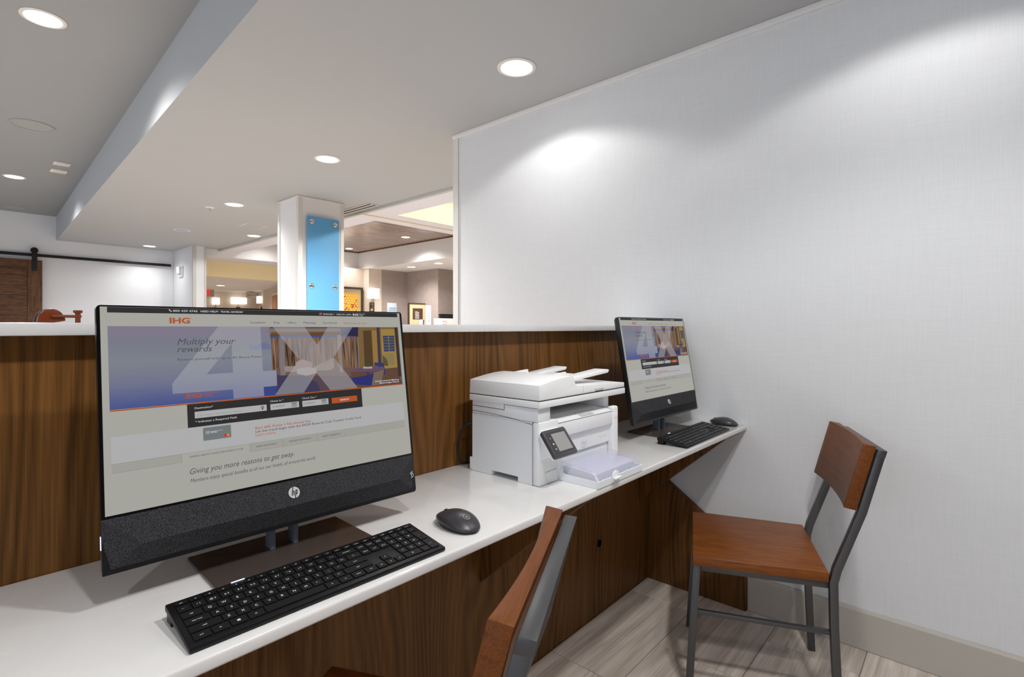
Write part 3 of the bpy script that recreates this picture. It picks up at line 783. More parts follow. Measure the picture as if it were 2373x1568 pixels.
    obj('card_circle', MB().disc(-0.1022, 0.1827, 0.0024, L3 - .00005), scr((214, 132, 34)), sc)
    obj('card_chip', MB().poly(rounded(-0.1368, -0.1300, 0.1888, 0.1940, 0.001, 2), L3), scr((150, 152, 152)), sc)
    fg = MB().rect(0.0803, 0.0868, 0.4004, 0.4046, L2)
    obj('flag_field', fg, scr((170, 90, 96)), sc); obj('flag_canton', MB().rect(0.0803, 0.0833, 0.4022, 0.4046, L3), scr((64, 60, 130)), sc)
    # icons
    gi = scr((92, 94, 96))
    obj('pin_icon', MB().poly([(-0.0415 + 0.0026 * math.cos(math.radians(q)), 0.2245 + 0.0026 * math.sin(math.radians(q))) for q in range(-30, 211, 20)] + [(-0.0415, 0.2186)], L4), gi, sc)
    obj('pin_hole', MB().disc(-0.0415, 0.2245, 0.0011, L5), white, sc)
    for cx in (0.0176, 0.0780):
        ic = MB().rect(cx - 0.0050, cx + 0.0050, 0.2255, 0.2268, L4)
        for k in range(5): ic.rect(cx - 0.0050 + k * 0.0023, cx - 0.0044 + k * 0.0023, 0.2188, 0.2256, L4)
        for k in range(4): ic.rect(cx - 0.0050, cx + 0.0048, 0.2188 + k * 0.0020, 0.2193 + k * 0.0020, L4)
        obj('calendar_icon', ic, gi, sc)
    obj('phone_icon', MB().poly(P([(-184, 404.6), (-183, 405.4), (-182.2, 404), (-180.4, 402), (-179.4, 402.2), (-179, 401.2), (-180.4, 400.8), (-183, 402.6)]), L3), wt, sc)
    obj('menu_arrow', MB().poly(P([(112.6, 402.6), (113.8, 401.2), (115, 402.6)]), L3), wt, sc)
    # lettering: text, colour, from x, to x, baseline (millimetres), layer, options
    gry = scr((138, 138, 140))
    it = dict(shear=.28)
    for s_, c_, a, b_, z, y_, kw in (
            ('800 439 4745', wt, -177.6, -140.8, 401.0, L3, dict(bold=.01, h=.0031)), ('NEED HELP?', wt, -136.2, -108, 401.0, L3, dict(bold=.01, h=.0031)), ('TRAVEL ADVISORY', wt, -104.2, -65.8, 401.0, L3, dict(bold=.01, h=.0031)),
            ('ENGLISH', wt, 89.7, 110.6, 400.4, L3, dict(bold=.01, h=.0028)), ('SIGN IN / JOIN', wt, 118.9, 152.2, 400.4, L3, dict(bold=.01, h=.0028)), ('IHG', wt, 156, 169.6, 399.6, L3, dict(bold=.03, h=.0046)),
            ('Rewards', wt, 171.9, 185.5, 402.3, L3, {}), ('Club', wt, 171.9, 180, 399.2, L3, {}),
            ('Destination*', wt, -151.9, -123.6, 233.2, L3, {}), ('Check In *', wt, -27, -2.5, 232.0, L3, {}), ('Check Out *', wt, 33.7, 62.8, 231.7, L3, {}),
            ('* Indicates a Required Field', wt, -151.7, -86.7, 210.0, L3, {}), ('SEARCH', wt, 112.6, 132.4, 220.8, L4, dict(bold=.02)),
            ('InterContinental Maldives', wt, 197.2, 258.5, 252.9, L5, dict(bold=.01)), ('Maamunagau Resort', wt, 208.2, 258.3, 248.2, L5, dict(bold=.01)),
            ('IHG', wt, -128.5, -119.5, 189.6, L3, dict(bold=.02)), ('Rewards', wt, -118.2, -110, 192.0, L3, {}),
            ('Locations', tx, -54.0, -27.4, 381.5, L3, {}), ('Stay', tx, -12.3, -.4, 381.5, L3, {}), ('Offers', tx, 14.9, 31.4, 381.5, L3, {}), ('Meetings', tx, 46.6, 72.0, 381.5, L3, {}), ('Our Brands', tx, 87.0, 118.4, 381.5, L3, {}),
            ('Multiply your', tx, -173.6, -81.8, 344.2, L4, dict(shear=.28, h=.0102)), ('rewards', tx, -174.1, -120.7, 331.4, L4, dict(shear=.28, h=.0102)),
            ('Reward yourself with up to 4X Bonus Points.', tx, -173.8, -36.7, 316.8, L4, {}),
            ('11/26/2019', tx, -22.9, -1.5, 221.6, L4, {}), ('11/27/2019', tx, 37.5, 58.6, 221.2, L4, {}),
            ('LEARN ABOUT IHG\u00ae REWARDS CLUB', tx, -162.5, -78.9, 153.6, L4, {}), ('EARN REWARDS', tx, -56, -19.6, 153.4, L4, {}), ('REDEEM REWARDS', tx, 3.6, 46.1, 153.2, L4, {}), ('ENJOY BENEFITS', tx, 69, 107.7, 152.8, L4, {}),
            ('Giving you more reasons to get away.', tx, -162.8, 11.2, 126.3, L2, dict(shear=.28, h=.0092)),
            ('Members enjoy special benefits at all our our hotels, all around the world.', tx, -162.9, 52.5, 112.8, L2, dict(shear=.28, h=.0060)),
            ('Let the travel begin with the IHG\u00ae Rewards Club Traveler Credit Card.', blk, -55.9, 157.7, 179.5, L4, {}),
            ('City, Airport, Attraction or Address', gry, -148.1, -76.5, 220.6, L4, {}),
            ('IHG', org, -183.3, -153.0, 381.2, L3, dict(bold=.035, h=.0096)), ('\u00ae', org, -152.2, -150.0, 389.3, L3, {}),
            ('IHG', org, -163.8, -140.8, 252.8, L5, dict(bold=.035, h=.0078)), ('Rewards', org, -136.4, -114.3, 257.8, L5, {}), ('Club', org, -136.4, -124.0, 253.0, L5, {}),
            ('IHG\u00ae Rewards Club', red, 133.3, 186.9, 381.0, L3, {}), ('Earn 60K Points + No Annual Fee', red, -55.9, 47.2, 185.8, L4, dict(bold=.015)), ('Learn more.', red, -56.2, -19.6, 173.8, L4, {})):
        kw = dict(kw)
        if 'h' not in kw:
            gv = text_geo(s_, kw.get('shear', 0.0), kw.get('bold', 0.0))[0]
            kw['h'] = 0.84 * (b_ - a) * mm / (max(v[0] for v in gv) - min(v[0] for v in gv)) * max(v[1] for v in gv)
        obj('lettering', text(MB(), s_, a * mm, b_ * mm, z * mm, y_, **kw), c_, sc)
    obj('link_underline', MB().rect(-.0562, -.0212, .1728, .1731, L4), red, sc)
    return t
comp = make_computer()
comp2 = dup(comp, (2.010, 0.963, ZD), -0.0203, 'all-in-one computer standing by the white wall, beyond the printer')
for ch in comp2.children:
    for g in list(ch.children):
        if g.name.startswith('side_indicator'): bpy.data.objects.remove(g)
for ch in comp2.children:
    if ch.rotation_euler.x < -0.01: ch.rotation_euler = (-0.1739, 0, 0)
    if abs(ch.location.z - PIV[2]) < 1e-4: ch.location = (0, -0.034, 0.060)

# ================================================================== KEYBOARDS
def make_keyboard():
    t = thing('keyboard', 'black keyboard in front of the near all-in-one computer', 'keyboard', (0.437, 0.752, ZD), -0.020, 'black keyboards on the desk')
    W, D, zf, zb = 0.428, 0.114, 0.0085, 0.025
    sl = math.atan2(zb - zf, D); Ls = math.hypot(D, zb - zf)
    prof = [(0, 0.0008), (0, zf), (D, zb), (D, zb - 0.010)]
    body = MB().prism(prof, 0, -W / 2, W / 2)
    obj('keyboard_body', body, M['kb_body'], t, bevel=0.0022, seg=2)
    for sx in (-1, 1):
        obj('rear_foot', MB().box(sx * (W / 2 - 0.014) - 0.012, sx * (W / 2 - 0.014) + 0.012, D - 0.024, D - 0.002, 0.0003, 0.0155), M['kb_body'], t, bevel=0.001)
    obj('status_light', MB().box(-0.010, 0.010, -0.0008, 0.0008, 0.0, 0.0014), M['led'], t, (-W / 2 + 0.098, D - 0.0022, zb - 0.0006), (sl, 0, 0), bevel=0.0004)
    cache = {}
    def pos(u, v, lift=0.0):   # along the sloping top face
        return (-W / 2 + u, v * math.cos(sl) - lift * math.sin(sl), zf + v * math.sin(sl) + lift * math.cos(sl))
    u0, up_ = 0.0075, (W - 0.015) / 22.0
    v0, vp = 0.0085, 0.0176
    leg = MB()
    def cap(u, v, w, d):
        k = (round(w, 5), round(d, 5))
        if k not in cache:
            m = 0.0012
            a, b = w / 2 - m, d / 2 - m
            mb = MB().loft([[(-a, -b, 0.0002), (a, -b, 0.0002), (a, b, 0.0002), (-a, b, 0.0002)], [(-a + .0003, -b + .0003, 0.0021), (a - .0003, -b + .0003, 0.0021), (a - .0003, b - .0003, 0.0021), (-a + .0003, b - .0003, 0.0021)]])
            cache[k] = mesh(mb, 'key', M['black_key'])
        obj('key', cache[k], None, t, pos(u + w / 2, v + d / 2), (sl, 0, 0))
    def legend(s, uc, vc, h):
        vs_, _ = text_geo(s)
        if not vs_: return
        x0 = min(q[0] for q in vs_); x1 = max(q[0] for q in vs_); hz = max(max(q[1] for q in vs_), .35)
        sc = h / 0.73; wid = (x1 - x0) * sc
        text(leg, s, uc - wid / 2, uc + wid / 2, vc - h / 2, map3=lambda p: pos(p[0], p[1], 0.00225))
    rows = [
        (v0, [('ctrl', 1.25), ('fn', 1.25), ('win', 1.25), ('alt', 1.25), ('', 5.0), ('alt', 1.25), ('fn', 1.25), ('menu', 1.25), ('ctrl', 1.25), ('<', 1), ('v', 1), ('>', 1), ('0', 2), ('.', 1)]),
        (v0 + vp, [('shift', 2.25)] + [(c, 1) for c in 'ZXCVBNM'] + [('< ,', 1), ('> .', 1), ('? /', 1), ('shift', 2.75), (None, 1), ('^', 1), (None, 1), ('1', 1), ('2', 1), ('3', 1)]),
        (v0 + 2 * vp, [('caps lock', 1.75)] + [(c, 1) for c in 'ASDFGHJKL'] + [(': ;', 1), ('" \'', 1), ('enter', 2.25), (None, 3), ('4', 1), ('5', 1), ('6', 1)]),
        (v0 + 3 * vp, [('tab', 1.5)] + [(c, 1) for c in 'QWERTYUIOP'] + [('{ [', 1), ('} ]', 1), ('| \\', 1.5), ('delete', 1), ('end', 1), ('pg dn', 1), ('7', 1), ('8', 1), ('9', 1)]),
        (v0 + 4 * vp, [('~ `', 1), ('! 1', 1), ('@ 2', 1), ('# 3', 1), ('$ 4', 1), ('% 5', 1), ('^ 6', 1), ('& 7', 1), ('* 8', 1), ('( 9', 1), (') 0', 1), ('_ -', 1), ('+ =', 1), ('backspace', 2), ('insert', 1), ('home', 1), ('pg up', 1), ('num', 1), ('/', 1), ('*', 1), ('-', 1)]),
    ]
    for ri, (v, ks) in enumerate(rows):
        u = 0.0
        for s, w in ks:
            if s is not None:
                cap(u0 + u * up_, v, w * up_, vp)
                uc = u0 + (u + w / 2) * up_
                if s == 'win':
                    for a in (0, 1):
                        for b in (0, 1):
                            c0 = (uc - .0020 + a * .0022, v + vp / 2 - .0020 + b * .0022)
                            leg.add([pos(c0[0], c0[1], .00225), pos(c0[0] + .0019, c0[1], .00225), pos(c0[0] + .0019, c0[1] + .0019, .00225), pos(c0[0], c0[1] + .0019, .00225)], [(0, 1, 2, 3)])
                elif s: legend(s, uc, v + vp * 0.52, 0.0046 if len(s) == 1 else (0.0036 if len(s) == 3 and ' ' in s else 0.0026))
            u += w
    cap(u0 + 21 * up_, v0, up_, 2 * vp); cap(u0 + 21 * up_, v0 + 2 * vp, up_, 2 * vp)
    legend('enter', u0 + 21.5 * up_, v0 + vp, 0.0018); legend('+', u0 + 21.5 * up_, v0 + 3 * vp, 0.003)
    vf = v0 + 5 * vp + 0.0012
    fn = ['esc'] + ['f%d' % i for i in range(1, 13)] + ['prt sc', 'scroll', 'pause', 'clear', 'cut', 'copy', 'paste', 'calc', 'lock']
    for i, s in enumerate(fn):
        cap(u0 + i * up_, vf, up_, 0.0098)
        legend(s, u0 + (i + 0.5) * up_, vf + 0.0049, 0.0024)
    obj('key_legends', leg, M['legend'], t)
    return t
kb = make_keyboard()
kb2 = dup(kb, (1.973, 0.748, ZD), 0.007, 'black keyboard in front of the computer by the white wall')

# ================================================================== MICE
def make_mouse():
    t = thing('computer_mouse', 'charcoal computer mouse beside the near keyboard', 'mouse', (0.748, 0.822, ZD), -0.05, 'computer mice on the desk')
    Lh, Wh = 0.060, 0.0345
    def ring(yy, n=20):
        s = math.sqrt(max(0.0, 1 - abs(yy / Lh) ** 2.4))
        return s
    # seam height along the length: high at the front tip, low at the rear
    def seam(f): return 0.0085 + 0.0040 * f + 0.0035 * (1 - f * f)      # f: -1 rear .. 1 front
    def crown(f):
        g = 1 - ((f + 0.15) / (1.15 if f > -0.15 else 0.85)) ** 2
        return seam(f) + 0.0215 * max(g, 0.0) ** 0.85
    N_, n = 22, 24
    top, bot = MB(), MB()
    rings_t, rings_b = [], []
    for k in range(N_ + 1):
        f = -0.995 + 1.99 * k / N_
        y = f * Lh; w = Wh * math.sqrt(1 - abs(f) ** 2.4) * (1 - 0.16 * max(f, 0) ** 1.5) + 0.0006
        zs = seam(f); zc = crown(f) + 0.0008
        r = []
        for i in range(n + 1):
            a = math.pi * i / n
            r.append((w * math.cos(a), y, zs + (zc - zs) * math.sin(a) ** 0.8))
        rings_t.append(r)
        wb = w * 0.80; zb = 0.0004
        yb = y * 0.90 - 0.001
        rings_b.append([(w * 0.965, y * 0.985, zs - 0.0006), (wb, yb, zb), (-wb, yb, zb), (-w * 0.965, y * 0.985, zs - 0.0006)])
    top.loft(rings_t); bot.loft(rings_b)
    sh = obj('top_shell', top, M['mouse'], t, smooth=True, angle=60)
    obj('underside', bot, M['mouse_dk'], t, smooth=True, angle=50)
    obj('scroll_wheel', MB().lathe([(0.003, -0.003), (0.0065, -0.0022), (0.0065, 0.0022), (0.003, 0.003)], (0, 0.037, 0.0222), 20, axis=0), M['black'], t, smooth=True)
    # emblem lying on the rear of the shell
    def onshell(p):
        f = p[1] / Lh; w = Wh * math.sqrt(1 - abs(f) ** 2.4); zs = seam(f); zc = crown(f)
        s = math.sqrt(max(0, 1 - (p[0] / w) ** 2))
        return (p[0], p[1], zs + (zc - zs) * s ** 0.8 + 0.0014)
    q = MB(); r = 0.0075; cy = -0.030
    for a0 in range(24):
        a, b = 2 * math.pi * a0 / 24, 2 * math.pi * (a0 + 1) / 24
        pts = [(rr * math.cos(t_), cy + rr * math.sin(t_)) for rr, t_ in ((r * 0.82, a), (r, a), (r, b), (r * 0.82, b))]
        q.add([onshell(p) for p in pts], [(0, 1, 2, 3)])
    for pts in ([(-3.0, -3.0), (-2.0, -3.0), (-0.4, 5.0), (-1.4, 5.0)], [(-1.8, 1.4), (0.2, 1.4), (-0.7, -3.0), (-1.6, -3.0)], [(0.2, -5.2), (1.2, -5.2), (2.4, 1.4), (1.4, 1.4)], [(1.8, 1.4), (3.6, 1.4), (2.8, -2.2), (1.0, -2.2)]):
        q.add([onshell((a * .001, cy + b * .001)) for a, b in pts], [(0, 1, 2, 3)])
    obj('mouse_emblem', q, M['grille'], sh)
    return t
ms = make_mouse()
ms2 = dup(ms, (2.298, 0.812, ZD), 0.02, 'charcoal computer mouse against the white wall beside the far keyboard')

# ================================================================== PRINTER
def make_printer():
    t = thing('printer', 'white multifunction laser printer with tilted touch panel on the desk', 'printer', (1.075, 0.860, ZD))
    p, p2 = M['pr'], M['pr2']
    obj('main_body', MB().box(0.0, 0.409, 0.023, 0.255, 0.014, 0.166).box(0.0, 0.409, 0.175, 0.2550, 0.0005, 0.0139).box(0.0, 0.409, 0.023, 0.075, 0.0005, 0.0139).box(0.10, 0.40, 0.08, 0.17, 0.0005, 0.0139), p2, t)
    obj('rear_skirt', MB().box(0.001, 0.408, 0.2555, 0.268, 0.0005, 0.038), p2, t, bevel=0.002)
    obj('front_column', MB().box(-0.0005, 0.086, 0.0, 0.0225, 0.0005, 0.170), p, t, bevel=0.004)
    obj('front_column', MB().box(0.376, 0.4095, 0.0, 0.0225, 0.012, 0.171), p, t, bevel=0.006, seg=3)
    obj('front_door', MB().box(0.0865, 0.3755, 0.0015, 0.0225, 0.118, 0.158), p, t, bevel=0.0012)
    obj('front_recess', MB().prism([(0.016, 0.060), (0.0225, 0.060), (0.0225, 0.1175), (0.006, 0.1175), (0.014, 0.096)], 0, 0.0865, 0.3755), p, t)
    # embossed mark on the recess, relief shade drawn as flat grey
    em = MB()
    for a0 in range(28):
        a, b = 2 * math.pi * a0 / 28, 2 * math.pi * (a0 + 1) / 28
        em.add([(0.232 + r * math.cos(q), 0.0146 + 0, 0.078 + r * math.sin(q)) for r, q in ((0.0135, a), (0.0148, a), (0.0148, b), (0.0135, b))], [(0, 1, 2, 3)])
    text(em, 'hp', 0.224, 0.241, 0.073, 0.0146, shear=.2)
    for cx in (0.325, 0.350):
        for a0 in range(20):
            a, b = 2 * math.pi * a0 / 20, 2 * math.pi * (a0 + 1) / 20
            em.add([(cx + r * math.cos(q), 0.0146, 0.088 + r * math.sin(q)) for r, q in ((0.0085, a), (0.0096, a), (0.0096, b), (0.0085, b))], [(0, 1, 2, 3)])
    obj('embossed_marks', em, M['pr_in'], t)
    # output bay
    obj('bay_pillar', MB().box(0.0, 0.053, 0.004, 0.255, 0.1705, 0.2080), p2, t, bevel=0.0015)
    obj('bay_pillar', MB().box(0.372, 0.398, 0.030, 0.255, 0.1665, 0.2080), p, t, bevel=0.002)
    obj('bay_rear', MB().box(0.0535, 0.3715, 0.215, 0.255, 0.1665, 0.2080), M['pr_in'], t)
    obj('bay_slot', MB().box(0.060, 0.135, 0.213, 0.2145, 0.178, 0.205), M['seam'], t)
    obj('output_lip', MB().prism([(0.000, 0.1595), (0.060, 0.1700), (0.2145, 0.1670), (0.2145, 0.1666), (0.023, 0.1664), (0.000, 0.1588)], 0, 0.0870, 0.3715), p, t)
    obj('output_stop', MB().prism([(0.004, 0.161), (0.030, 0.168), (0.030, 0.170), (0.004, 0.163)], 0, 0.205, 0.270), M['pr_in'], t)
    obj('door_seam', MB().box(0.087, 0.3755, 0.0004, 0.0014, 0.1582, 0.1592), M['seam'], t)
    # scanner bed and lid with the document feeder
    obj('scanner_bed', MB().box(-0.006, 0.441, -0.007, 0.262, 0.2085, 0.2270), p, t, bevel=0.0028, seg=2)
    obj('lid_gap', MB().box(-0.004, 0.439, -0.005, 0.260, 0.2271, 0.2289), M['seam'], t)
    prof = [(-0.005, 0.2290), (-0.003, 0.2700)]
    for i in range(1, 9): prof.append((-0.003 + 0.148 * i / 8, 0.2700 + 0.0155 * math.sin(math.pi / 2 * i / 8)))
    prof += [(0.150, 0.2840), (0.156, 0.2740), (0.163, 0.2610), (0.172, 0.2560), (0.190, 0.2545), (0.441, 0.2440), (0.441, 0.2290)]
    obj('feeder_lid', MB().prism(prof, 1, -0.004, 0.262), p, t, bevel=0.0022)
    obj('lid_notch', MB().box(0.262, 0.312, -0.0044, -0.0036, 0.2292, 0.2380), M['pr_in'], t)
    obj('lid_notch_shadow', MB().box(0.264, 0.310, -0.0046, -0.0043, 0.2292, 0.2318), M['seam'], t)
    obj('lid_seam', MB().box(0.2005, 0.2013, -0.0044, -0.0036, 0.2292, 0.2540), M['pr_in'], t)
    def tongue(y0, y1, x0, z0, x1, z1, th):
        return MB().prism([(x0, z0), (x1, z1), (x1 + 0.004, z1 - 0.004), (x1 - 0.004, z1 - th - 0.004), (x0, z0 - th)], 1, y0, y1)
    obj('document_tray', tongue(0.034, 0.088, 0.150, 0.2670, 0.405, 0.2870, 0.007), p, t, bevel=0.0012)
    obj('document_tray', tongue(0.200, 0.250, 0.150, 0.2670, 0.400, 0.2880, 0.007), p, t, bevel=0.0012)
    obj('document_tray', tongue(0.0885, 0.1995, 0.150, 0.2655, 0.300, 0.2760, 0.006), p, t, bevel=0.001)
    for y0 in (0.066, 0.216):
        obj('paper_guide', MB().prism([(0.152, 0.2690), (0.215, 0.2760), (0.213, 0.2890), (0.152, 0.2850)], 1, y0, y0 + 0.008), p, t, bevel=0.001)
    # touch panel
    ang = -math.atan2(0.047, 0.061)
    obj('panel_mount', MB().prism([(-0.0005, 0.150), (-0.0005, 0.070), (-0.020, 0.082), (-0.036, 0.092), (-0.012, 0.146)], 0, 0.004, 0.082), p2, t, bevel=0.002)
    tp = obj('touch_panel', MB().prism(rounded(-0.006, 0.094, 0.0, 0.080, 0.008), 1, -0.006, 0.005), M['panel'], t, (0.0, -0.056, 0.084), (ang, 0, 0), bevel=0.0018)
    obj('panel_rim', MB().prism(rounded(-0.0055, 0.0935, 0.0005, 0.0795, 0.008), 1, 0.0051, 0.011), p2, tp)
    obj('panel_glass', MB().prism(rounded(0.004, 0.086, 0.011, 0.071, 0.002, 2), 1, -0.0066, -0.0061), plain('dark_panel_glass', (58, 56, 58), 0.2), tp)
    obj('display', MB().rect(0.021, 0.081, 0.015, 0.066, -0.0069), M['lcd'], tp)
    ic = MB(); text(ic, '?', 0.010, 0.0125, 0.052, -0.0069, h=.005); ic.poly([(0.0095, 0.036), (0.0145, 0.036), (0.0145, 0.039), (0.012, 0.0415), (0.0095, 0.039)], -0.0069)
    ic.poly([(0.009, 0.024), (0.012, 0.0265), (0.012, 0.025), (0.0145, 0.0235), (0.0148, 0.020), (0.0135, 0.0225), (0.012, 0.023), (0.012, 0.0215)], -0.0069)
    obj('panel_icons', ic, M['legend'], tp)
    # side seams
    sm = MB().tube([(-0.0003, 0.255, 0.178), (-0.0003, 0.18, 0.1765), (-0.0003, 0.10, 0.172), (-0.0003, 0.023, 0.1630)], 0.0006, 5)
    obj('side_seam', sm, M['seam'], t)
    obj('side_upper', MB().box(-0.0006, 0.001, 0.0235, 0.255, 0.1665, 0.1700), p2, t)
    obj('side_seam', MB().tube([(-0.0004, 0.255, 0.1935), (-0.0004, 0.126, 0.1925)], 0.0008, 5), M['seam'], t)
    obj('side_seam', MB().tube([(-0.0004, 0.1255, 0.1925), (-0.0004, 0.1255, 0.2075)], 0.0007, 5), M['seam'], t)
    obj('side_seam', MB().tube([(-0.0004, 0.125, 0.2078), (-0.0004, 0.006, 0.2078)], 0.0009, 5), M['seam'], t)
    obj('side_seam', MB().tube([(-0.0008, 0.0228, 0.001), (-0.0008, 0.0228, 0.168)], 0.0005, 5), M['seam'], t)
    # model lettering and power key
    tl = MB(); text(tl, 'LaserJet Pro MFP', 0.026, 0.073, 0.033, -0.0008, h=.0040)
    obj('model_lettering', tl, M['grey_print'], t)
    obj('power_key', MB().prism(rounded(0.384, 0.401, 0.134, 0.148, 0.002, 2), 1, -0.0012, 0.001), p, t, bevel=0.0004)
    # paper tray, cover and latch
    X0, X1, YF_, = 0.088, 0.332, -0.126
    tr = MB().box(X0, X1, YF_ + 0.0041, 0.0, 0.0005, 0.004).box(X0, X1, YF_, YF_ + 0.004, 0.0005, 0.0175)
    tr.prism([(YF_ + 0.0041, 0.0041), (0.0, 0.0041), (0.0, 0.030), (-0.022, 0.020), (YF_ + 0.0041, 0.0175)], 0, X0, X0 + 0.003)
    tr.prism([(YF_ + 0.0041, 0.0041), (0.0, 0.0041), (0.0, 0.022), (YF_ + 0.0041, 0.0175)], 0, X1 - 0.003, X1)
    for i in range(10):
        x = X0 + 0.02 + i * 0.0225
        tr.box(x, x + 0.002, YF_ + 0.0045, YF_ + 0.019, 0.0041, 0.015)
    obj('paper_tray', tr, p2, t)
    cv = MB()
    outer = [(0.0, 0.050), (-0.050, 0.046), (-0.100, 0.0400), (-0.108, 0.0375), (-0.118, 0.030), (-0.1235, 0.0215)]
    inner = [(a + 0.0015, b - 0.0022) for a, b in outer]
    cv.prism(outer + inner[::-1], 0, X0 + 0.012, X1 - 0.006)
    cv.add([(X0 + 0.012, 0.0, 0.050), (X0 + 0.012, -0.100, 0.0400), (X0 + 0.012, -0.1235, 0.0215), (X0 + 0.0035, -0.120, 0.0185), (X0 + 0.0035, 0.0, 0.031)], [(0, 1, 2, 3, 4)])
    obj('tray_cover', cv, M['clear'], t)
    la = MB().prism([(0.0, 0.004), (0.034, 0.004), (0.034, 0.022), (0.028, 0.031), (0.017, 0.034), (0.006, 0.031), (0.0, 0.022)], 1, -0.004, 0.0)
    la.box(0.002, 0.036, -0.012, -0.0042, 0.012, 0.0165)
    obj('tray_latch', la, p, t, (0.156, YF_ - 0.0005, 0.0), (0, 0, 0), bevel=0.001)
    return t
printer = make_printer()
ps = obj('paper_stack', MB().prism([(0, 0), (0.104, 0), (0.104, 0.034), (0.02, 0.0285), (0, 0.025)], 0, 0, 0.212), M['paper'], None, (1.180, 0.7545, ZD + 0.0046), bevel=0.0005)
tag(ps, 'stack of white paper lying in the printer tray under the clear cover', 'paper')
cb = obj('power_cable', MB().cable([(1.10, 1.128, 0.93), (1.082, 1.150, 0.925), (1.070, 1.165, 0.89), (1.074, 1.172, 0.83), (1.10, 1.176, 0.8005), (1.25, 1.178, 0.7995), (1.40, 1.178, 0.7995)], 0.0032, 8), M['cable'], smooth=True)
tag(cb, 'black power cable hanging behind the white printer', 'cable')
cb = obj('data_cable', MB().cable([(1.487, 1.080, 0.895), (1.53, 1.13, 0.887), (1.62, 1.165, 0.882), (1.72, 1.165, 0.884), (1.80, 1.11, 0.887), (1.835, 1.04, 0.890)], 0.0025, 8), M['cable'], smooth=True)
tag(cb, 'thin black cable running between the printer and the far computer', 'cable')

# ================================================================== CHAIRS
M['chair_back'] = wood('stained_beech_back', (96, 52, 19), (112, 62, 24), (124, 72, 31), (3.0, 60, 60), 0.42, 0.25, 0.2)
def bar(path, w, d):
    """rectangular tube along a path, w across x, d across the path in the yz plane"""
    rings = []
    pts = [Vector(q) for q in path]
    for k, q in enumerate(pts):
        tdir = (pts[min(k + 1, len(pts) - 1)] - pts[max(k - 1, 0)]).normalized()
        n = Vector((1, 0, 0)).cross(tdir).normalized()
        rings.append([tuple(q + Vector((sx * w / 2, 0, 0)) + n * (sy * d / 2)) for sx, sy in ((-1, -1), (1, -1), (1, 1), (-1, 1))])
    return MB().loft(rings)
def make_chair():
    t = thing('chair', 'wooden chair with grey steel frame standing beside the white wall', 'chair', (1.956, 0.594, 0.0), 0.393, 'wooden chairs at the desk')
    st = M['steel']
    obj('seat', MB().prism([(-0.222, 0.200), (0.222, 0.200), (0.206, -0.198), (-0.206, -0.198)], 2, 0.434, 0.466), M['chair_wood'], t, bevel=0.004, seg=3)
    for s in (-1, 1):
        obj('leg', bar([(s * 0.209, 0.212, 0.0), (s * 0.203, 0.186, 0.4335)], 0.022, 0.024), st, t, bevel=0.0015)
        obj('leg', bar([(s * 0.195, -0.226, 0.0), (s * 0.195, -0.213, 0.30), (s * 0.195, -0.211, 0.435), (s * 0.195, -0.220, 0.475), (s * 0.195, -0.286, 0.66), (s * 0.195, -0.3350, 0.8440)], 0.024, 0.0235), st, t, bevel=0.0015)
        obj('side_rail', bar([(s * 0.192, 0.184, 0.4225), (s * 0.186, -0.199, 0.4225)], 0.018, 0.0215), st, t, bevel=0.0012)
        obj('stretcher', bar([(s * 0.205, 0.190, 0.279), (s * 0.195, -0.201, 0.277)], 0.014, 0.014), st, t, bevel=0.0012)
    obj('cross_rail', MB().box(-0.18, 0.18, 0.172, 0.190, 0.412, 0.4335), st, t, bevel=0.0012)
    obj('cross_rail', MB().box(-0.18, 0.18, -0.199, -0.183, 0.412, 0.4335), st, t, bevel=0.0012)
    obj('top_bar', MB().prism([(-0.3435, 0.8285), (-0.3200, 0.8300), (-0.3260, 0.852), (-0.3495, 0.850)], 0, -0.2072, 0.2072), st, t, bevel=0.0008)
    N_ = 16; rings = []
    for k in range(N_ + 1):
        f = -1 + 2 * k / N_
        x = 0.206 * f
        c = 0.015 * (1 - f * f)
        rings.append([(x, -0.236 - c, 0.670), (x, -0.288 - c, 0.868), (x, -0.322, 0.862), (x, -0.270, 0.664)])
    obj('backrest', MB().loft(rings), M['chair_back'], t, bevel=0.002, angle=30)
    return t
ch = make_chair()
ch2 = dup(ch, (0.496, 0.791, 0.0), 0.488, 'wooden chair with grey steel frame pushed under the desk before the near computer')

# ================================================================== ON THE LEDGE
t = thing('wooden_ornament', 'small polished brown domed wooden ornament with side arm and capped post on the white ledge', 'ornament', (0.148, 1.262, 1.228))
ob = MB()
rr = 0.0195
dome = [(-rr, 0.0)] + [(rr * math.cos(math.radians(a)), 0.002 + 0.0235 * math.sin(math.radians(a))) for a in range(176, 3, -12)] + [(rr * 0.98, 0.0035), (rr * 0.2, 0.0005)]
obj('dome', MB().prism([(a, b + .0004) for a, b in dome], 1, -0.010, 0.010), M['brown_gloss'], t, bevel=0.001)
obj('rear_plate', MB().prism([(a * 1.08 - .0012, b * 1.02 + .0004) for a, b in dome], 1, 0.0105, 0.0145), M['steel'], t, bevel=0.0008)
obj('arm', MB().tube([(0.0, -0.0125, 0.0125), (0.030, -0.0125, 0.0125), (0.0415, -0.0125, 0.0125)], 0.0028, 12), M['brown_gloss'], t, smooth=True)
obj('post', MB().lathe([(0.0042, 0.0003), (0.0040, 0.0165), (0.0045, 0.018), (0.0070, 0.0195), (0.0072, 0.0232), (0.0065, 0.0238)], (0.0365, -0.0125, 0), 20), M['brown_gloss'], t, smooth=True)

